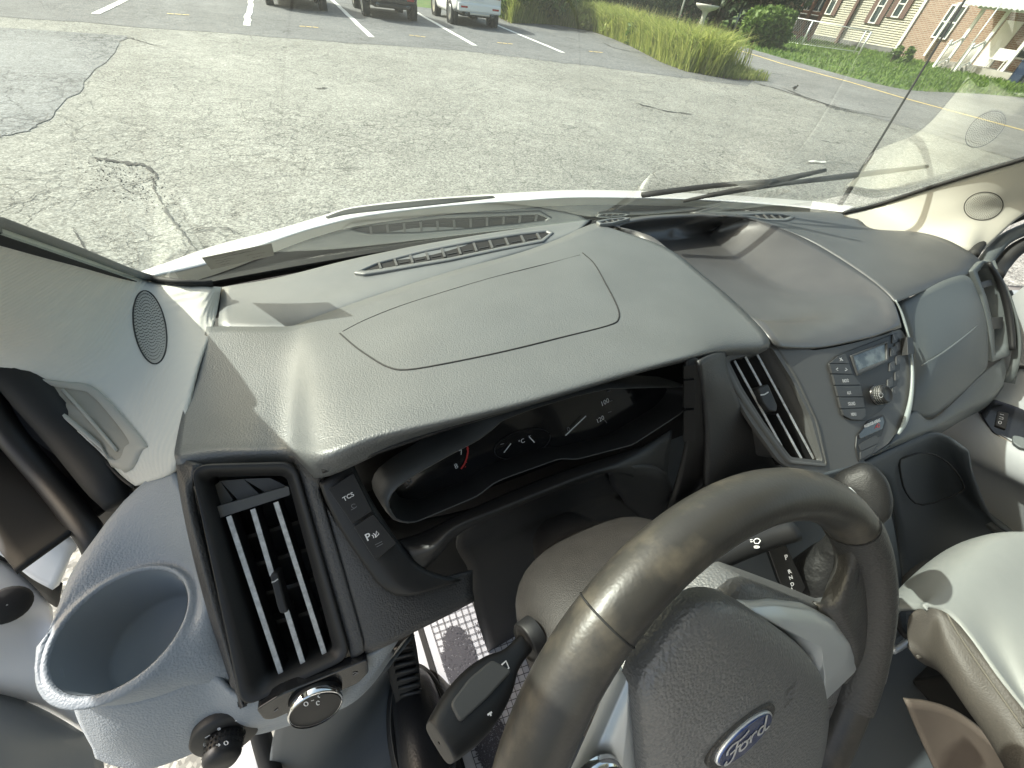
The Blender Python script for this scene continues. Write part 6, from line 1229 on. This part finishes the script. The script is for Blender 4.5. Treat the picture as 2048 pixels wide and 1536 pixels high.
side = patch('side_bolster', [[PZ(1835, 1217, -.638), PZ(1850, 1213, -.624), PZ(1872, 1217, -.618), PZ(1895, 1228, -.614), PZ(1940, 1273, -.609), PZ(2000, 1353, -.607), PZ(2070, 1443, -.607)], [PZ(1818, 1235, -.655), PZ(1850, 1240, -.64), PZ(1868, 1250, -.635), PZ(1890, 1290, -.632), PZ(1935, 1355, -.63), PZ(1995, 1430, -.63), PZ(2060, 1530, -.63)], [PZ(1815, 1275, -.685), PZ(1835, 1285, -.678), PZ(1855, 1300, -.672), PZ(1880, 1335, -.668), PZ(1920, 1395, -.665), PZ(1975, 1470, -.665), PZ(2045, 1580, -.665)], [PZ(1828, 1312, -.70), PZ(1845, 1318, -.70), PZ(1870, 1335, -.70), PZ(1905, 1375, -.70), PZ(1945, 1430, -.70), PZ(1990, 1500, -.70), PZ(2040, 1600, -.70)], [PZ(1850, 1330, -.76), PZ(1862, 1335, -.76), PZ(1885, 1350, -.76), PZ(1920, 1390, -.76), PZ(1955, 1440, -.76), PZ(2000, 1510, -.76), PZ(2050, 1610, -.76)]], M_seatd, ST, 4, 5, .01)
SB = surf(side)
tube('stitch_seam', [on(SB, x, y, .0015, PZ(x, y, -.615)) for x, y in ((1893, 1225), (1908, 1254), (1945, 1312), (2000, 1390), (2046, 1455))], .0016, M_thread, ST, 6, 4)
tube('piping', [PZ(*p) for p in ((1832, 1312, -.698), (1850, 1312, -.698), (1875, 1328, -.698), (1910, 1368, -.698), (1950, 1422, -.698), (1995, 1490, -.698), (2045, 1585, -.698))], .004, M_seatd, ST, 8, 4)
M_brown = mat('seat_skirt', (0.10, 0.08, 0.065), 0.7, var=(6, .15)); patch('skirt', [[PZ(1812, 1402, -.80), PZ(1860, 1408, -.80), PZ(1910, 1425, -.80), PZ(1960, 1462, -.80), PZ(2010, 1515, -.80), PZ(2060, 1580, -.80)], [PZ(1840, 1470, -.86), PZ(1890, 1480, -.86), PZ(1940, 1505, -.86), PZ(1990, 1545, -.86), PZ(2045, 1600, -.86), PZ(2090, 1660, -.86)], [PZ(1885, 1570, -.94), PZ(1935, 1585, -.94), PZ(1985, 1610, -.94), PZ(2035, 1650, -.94), PZ(2085, 1700, -.94), PZ(2130, 1760, -.94)]], M_brown, ST, 4, 4, .006)
box('seat_box', V(.98, -.9, -1.02), V(1.45, -.34, -.70), M_rub, ST, .01)
fr = tube('seat_frame_rod', [PZ(*p) for p in ((1790, 1180, -.80), (1815, 1155, -.76), (1850, 1128, -.74), (1868, 1130, -.74), (1900, 1146, -.76))], .006, M_rub, ST, 10, 4); tube('seat_frame_rod', [PZ(*p) for p in ((1790, 1190, -.82), (1794, 1240, -.82), (1806, 1265, -.82), (1815, 1275, -.82))], .006, M_rub, ST, 10, 4); tube('seat_lever', [PZ(*p) for p in ((1785, 1302, -.86), (1800, 1294, -.86), (1815, 1282, -.86))], .006, M_silver, ST, 10, 3)
# ================================================================== DRIVER FOOT AREA
M_pap = mat('floor_paper', (0.40, 0.41, 0.44), 0.85, var=(7, .04)); M_pink = mat('paper_ink', (0.05, 0.05, 0.06), 0.85); M_bar = mat('paper_bar', (0.015, 0.015, 0.016), 0.8)
FZ = -1.008; FP = Plane(V(0, 0, FZ), (0, 0, 1))
PA = empty('paper_floor_mat', FP.at(900, 1400), 'white printed paper floor mat with grid and footprints', 'floor mat')
pw = patch('sheet', [[FP.at(800, 1190), FP.at(880, 1175), FP.at(945, 1150), FP.at(1040, 1120)], [FP.at(822, 1300, .002), FP.at(900, 1290, .006), FP.at(980, 1275, .002), FP.at(1060, 1260)], [FP.at(858, 1420, .001), FP.at(925, 1410, .004), FP.at(1000, 1400, .003), FP.at(1080, 1390)], [FP.at(890, 1560), FP.at(960, 1560, .003), FP.at(1040, 1560, .002), FP.at(1120, 1550)]], M_pap, PA, 4, 5, .0008)
PWB = surf(pw)
bars = []
def fl_stroke(name, paths, w, mt, h=.0022):
    vs, fs = [], []
    for path in paths:
        P = [on(PWB, x, y, h) for x, y in path]; P = [p for p in P if p is not None]
        for i in range(len(P)):
            t = (P[min(i + 1, len(P) - 1)] - P[max(i - 1, 0)]); t.z = 0
            if t.length < 1e-9: continue
            t.normalize(); nn = Vector((-t.y, t.x, 0)) * w / 2; vs += [P[i] + nn, P[i] - nn]
            if i: k = len(vs); fs.append((k - 4, k - 3, k - 1, k - 2))
    return mesh(name, vs, fs, mt, PA)
def lerp2(a, b, t): return (a[0] + (b[0] - a[0]) * t, a[1] + (b[1] - a[1]) * t)
fl_stroke('border_bar', [[lerp2((838, 1250), (906, 1470), k / 10) for k in range(11)], [lerp2((906, 1470), (930, 1556), k / 5) for k in range(6)]], .011, M_bar)
o0, uu, vv = (850, 1260), (12.6, -4.6), (4.2, 13.0); gl_ = []
for i in range(-2, 22): gl_.append([(o0[0] + uu[0] * i + vv[0] * k, o0[1] + uu[1] * i + vv[1] * k) for k in range(-3, 24)])
for k in range(-3, 24): gl_.append([(o0[0] + uu[0] * i + vv[0] * k, o0[1] + uu[1] * i + vv[1] * k) for i in range(-0, 20)])
gl2 = [[p for p in path if p[0] > 850 + (p[1] - 1260) * .31 + 4 and p[1] < 1552] for path in gl_]
fl_stroke('grid', [g for g in gl2 if len(g) > 1], .0014, M_pink)
vs, fs = [], []                                                     # two stippled shoe prints
for (cx, cy, ax, ay, n) in ((918, 1318, 34, 66, 1900), (985, 1490, 36, 62, 1300)):
    for i in range(n):
        a = random.uniform(0, 6.283); r = math.sqrt(random.random()); x, y = ax * r * math.cos(a), ay * r * math.sin(a); x += y * .16
        if abs(y / ay) > .2 and abs(x / ax) > .93: continue
        p = on(PWB, cx + x, cy + y, .0028)
        if p is None: continue
        b = random.uniform(0, 3.14); d1 = Vector((math.cos(b), math.sin(b), 0)) * random.uniform(.0012, .0030); d2 = Vector((-d1.y, d1.x, 0)).normalized() * .0008; m_ = len(vs)
        vs += [p - d1 - d2, p + d1 - d2, p + d1 + d2, p - d1 + d2]; fs.append((m_, m_ + 1, m_ + 2, m_ + 3))
mesh('shoe_print', vs, fs, M_pink, PA)['kind'] = 'stuff'
FT = Plane(FP.p + Vector((0, 0, .006)), (0, 0, 1))
for s_, p0, p1 in (('WE DO', (951, 1256), (990, 1243)), ('YOU', (954, 1270), (976, 1262)), ('WITH', (964, 1283), (990, 1273)), ('III', (1017, 1364), (1030, 1360))): text('lettering', s_, FT, p0, p1, M_pink, PA, .0005, bold=.02, tall=1.1)
# shoe resting on the mat
M_shoe = mat('shoe_leather', (0.016, 0.016, 0.017), 0.36, bump=('grain', 260, .25, .001)); M_welt = mat('welt_thread', (0.09, 0.085, 0.075), 0.8)
s0 = PZ(835, 1440, -.905); SHO = empty('shoe', V(s0.x, s0.y, -1.0), 'black leather shoe toe with stitched welt on the floor', 'shoe')
sx = lambda x, y, z: V(s0.x + x, s0.y + y, z)
def shoe_sec(y, w, zt, xo=0): return [sx(xo + w * math.cos(a), y, -.985 + (zt + .985) * max(0, math.sin(a)) ** .75 if math.sin(a) > 0 else -.985) for a in [2 * math.pi * i / 24 for i in range(24)]]
patch('upper', [shoe_sec(.085, .002, -.975), shoe_sec(.082, .018, -.955), shoe_sec(.070, .032, -.938), shoe_sec(.045, .041, -.922), shoe_sec(.0, .046, -.905), shoe_sec(-.06, .047, -.890, -.004), shoe_sec(-.13, .044, -.86, -.008), shoe_sec(-.20, .042, -.80, -.012), shoe_sec(-.26, .040, -.74, -.016)], M_shoe, SHO, 1, 5, .002, closed_v=True)
wl = [sx(.052 * math.cos(a) * (1 if math.sin(a) > -.2 else 1) - .002, -.02 + .110 * math.sin(a), -.984) for a in [math.radians(d) for d in range(-35, 216, 10)]]
tube('sole_welt', [sx(.05, -.2, -.99)] + wl + [sx(-.055, -.2, -.99)], .009, M_rub, SHO, 8, 2); tube('stitching', [p + Vector((0, 0, .009)) for p in wl], .0013, M_welt, SHO, 6, 2)
# footrest beside it, sill, dark lining below the dash
FR = empty('footrest', PZ(800, 1400, -.95), 'black ribbed rubber footrest left of the paper mat', 'footrest')
patch('pad', [[PZ(775, 1290, -.80), PZ(800, 1282, -.80), PZ(828, 1275, -.80)], [PZ(775, 1340, -.86), PZ(808, 1332, -.855), PZ(838, 1325, -.86)], [PZ(790, 1400, -.93), PZ(815, 1395, -.925), PZ(842, 1388, -.93)], [PZ(800, 1440, -.98), PZ(825, 1438, -.98), PZ(850, 1430, -.98)]], M_rub, FR, 4, 5, .01)
for t in range(7): a = (783 + t * 3.0, 1300 + t * 15); tube('rib', [PZ(a[0], a[1], -.808 - t * .0185), PZ(a[0] + 24, a[1] - 5, -.803 - t * .0185), PZ(a[0] + 42, a[1] - 9, -.806 - t * .0185)], .004, M_blk, FR, 6, 2)
KL = empty('kick_lining', V(-.15, .2, -1.0), 'dark side lining below the dashboard beside the left door', 'lining')
patch('panel', [[PZ(560, 1440, -.56), PZ(650, 1415, -.56), PZ(760, 1350, -.56), PZ(830, 1270, -.56)], [PZ(545, 1480, -.72), PZ(630, 1470, -.74), PZ(730, 1400, -.76), PZ(800, 1300, -.78)], [PZ(540, 1540, -.92), PZ(620, 1540, -.95), PZ(710, 1470, -.98), PZ(790, 1350, -.98)], [PZ(560, 1620, -1.0), PZ(640, 1640, -1.01), PZ(740, 1600, -1.01), PZ(830, 1480, -1.01)]], M_dkgrey, KL, 4, 4, .004)
SL = empty('door_sill', V(-.35, .1, -1.0), 'white painted door sill below the grey pod', 'sill')
patch('sill', [[PZ(405, 1490, -.86), PZ(450, 1478, -.86), PZ(512, 1462, -.86)], [PZ(418, 1560, -.90), PZ(470, 1560, -.90), PZ(528, 1560, -.90)], [PZ(430, 1640, -.96), PZ(480, 1640, -.96), PZ(545, 1640, -.96)]], M_van, SL, 4, 4, .01)
tube('sill_seal', [PZ(515, 1445, -.84), PZ(530, 1500, -.87), PZ(552, 1570, -.90), PZ(575, 1640, -.93)], .014, M_rub, SL, 10, 4)
# open driver's door seen past the pod
M_doorw = mat('door_shell_grey', (0.72, 0.74, 0.76), 0.45)
LD = empty('driver_door', V(-.5, .5, -1.1), 'open left door edge with pale shell and dark inner card', 'door')
patch('door_shell', [[('x', -120, 1080, -.62), ('x', -20, 1100, -.60), ('x', 60, 1165, -.57), ('x', 105, 1215, -.55)], [('x', -120, 1200, -.60), ('x', 0, 1215, -.57), ('x', 70, 1255, -.55), ('x', 112, 1270, -.53)], [('x', -120, 1310, -.60), ('x', 0, 1345, -.58), ('x', 80, 1365, -.56), ('x', 150, 1400, -.54)], [('x', -120, 1380, -.64), ('x', 0, 1400, -.62), ('x', 100, 1430, -.60), ('x', 185, 1480, -.57)]], M_doorw, LD, 4, 5, .02)
patch('door_card', [[('x', -120, 1375, -.63), ('x', 0, 1385, -.61), ('x', 100, 1425, -.59), ('x', 190, 1480, -.56)], [('x', -120, 1460, -.60), ('x', 0, 1470, -.58), ('x', 110, 1490, -.57), ('x', 205, 1512, -.55)], [('x', -120, 1600, -.60), ('x', 0, 1600, -.58), ('x', 100, 1600, -.57), ('x', 215, 1600, -.55)]], M_bluesm, LD, 4, 4, .02)
hp = PX(14, 1210, -.565); lathe('latch_opening', [(.001, .004), (.022, .004), (.026, .0)], hp + (CAM - hp).normalized() * .004, (CAM - hp), M_rub, LD, 24)
patch('hinge_edge', [[('x', -100, 960, -.52), ('x', 0, 990, -.50), ('x', 80, 1045, -.47), ('x', 160, 1085, -.45)], [('x', -100, 1020, -.54), ('x', 0, 1045, -.52), ('x', 75, 1100, -.49), ('x', 130, 1130, -.47)], [('x', -100, 1085, -.57), ('x', 0, 1110, -.55), ('x', 60, 1155, -.52), ('x', 105, 1180, -.50)]], M_doorw, LD, 4, 4, .01)
patch('dark_gap', [[('x', -60, 1085, -.60), ('x', 40, 1120, -.57), ('x', 120, 1170, -.53)], [('x', -60, 1150, -.63), ('x', 50, 1180, -.60), ('x', 112, 1215, -.56)]], M_rub, LD, 3, 3, .004)
# ================================================================== the rest of the cab round the camera (roof, bulkhead, belt line)
M_head = mat('headliner', (0.42, 0.41, 0.38), 0.9, bump=('noise', 600, .2, .001))
RF = empty('cab_roof', V(.64, -.3, .45), 'pale headliner of the cab roof above the seats', 'roof'); patch('headliner', [[V(x, .16 - abs(x - .64) * .10, .40) for x in (-.32, .2, .64, 1.1, 1.6)], [V(x, -.3, .46) for x in (-.32, .2, .64, 1.1, 1.6)], [V(x, -1.1, .47) for x in (-.32, .2, .64, 1.1, 1.6)]], M_head, RF, 3, 3, .03)
BK = empty('bulkhead', V(.64, -1.15, -1.0), 'grey load bulkhead behind the seats', 'bulkhead'); patch('panel', [[V(x, -1.15, z) for x in (-.3, .3, .9, 1.6)] for z in (-1.0, -.5, 0, .46)], M_doorg, BK, 2, 2, .01)
patch('door_upper', [[V(1.60, y, z) for y in (-1.15, -.6, -.15, .2)] for z in (-.98, -.7, -.42, -.36)], M_doorg, RDR, 2, 2, .03)
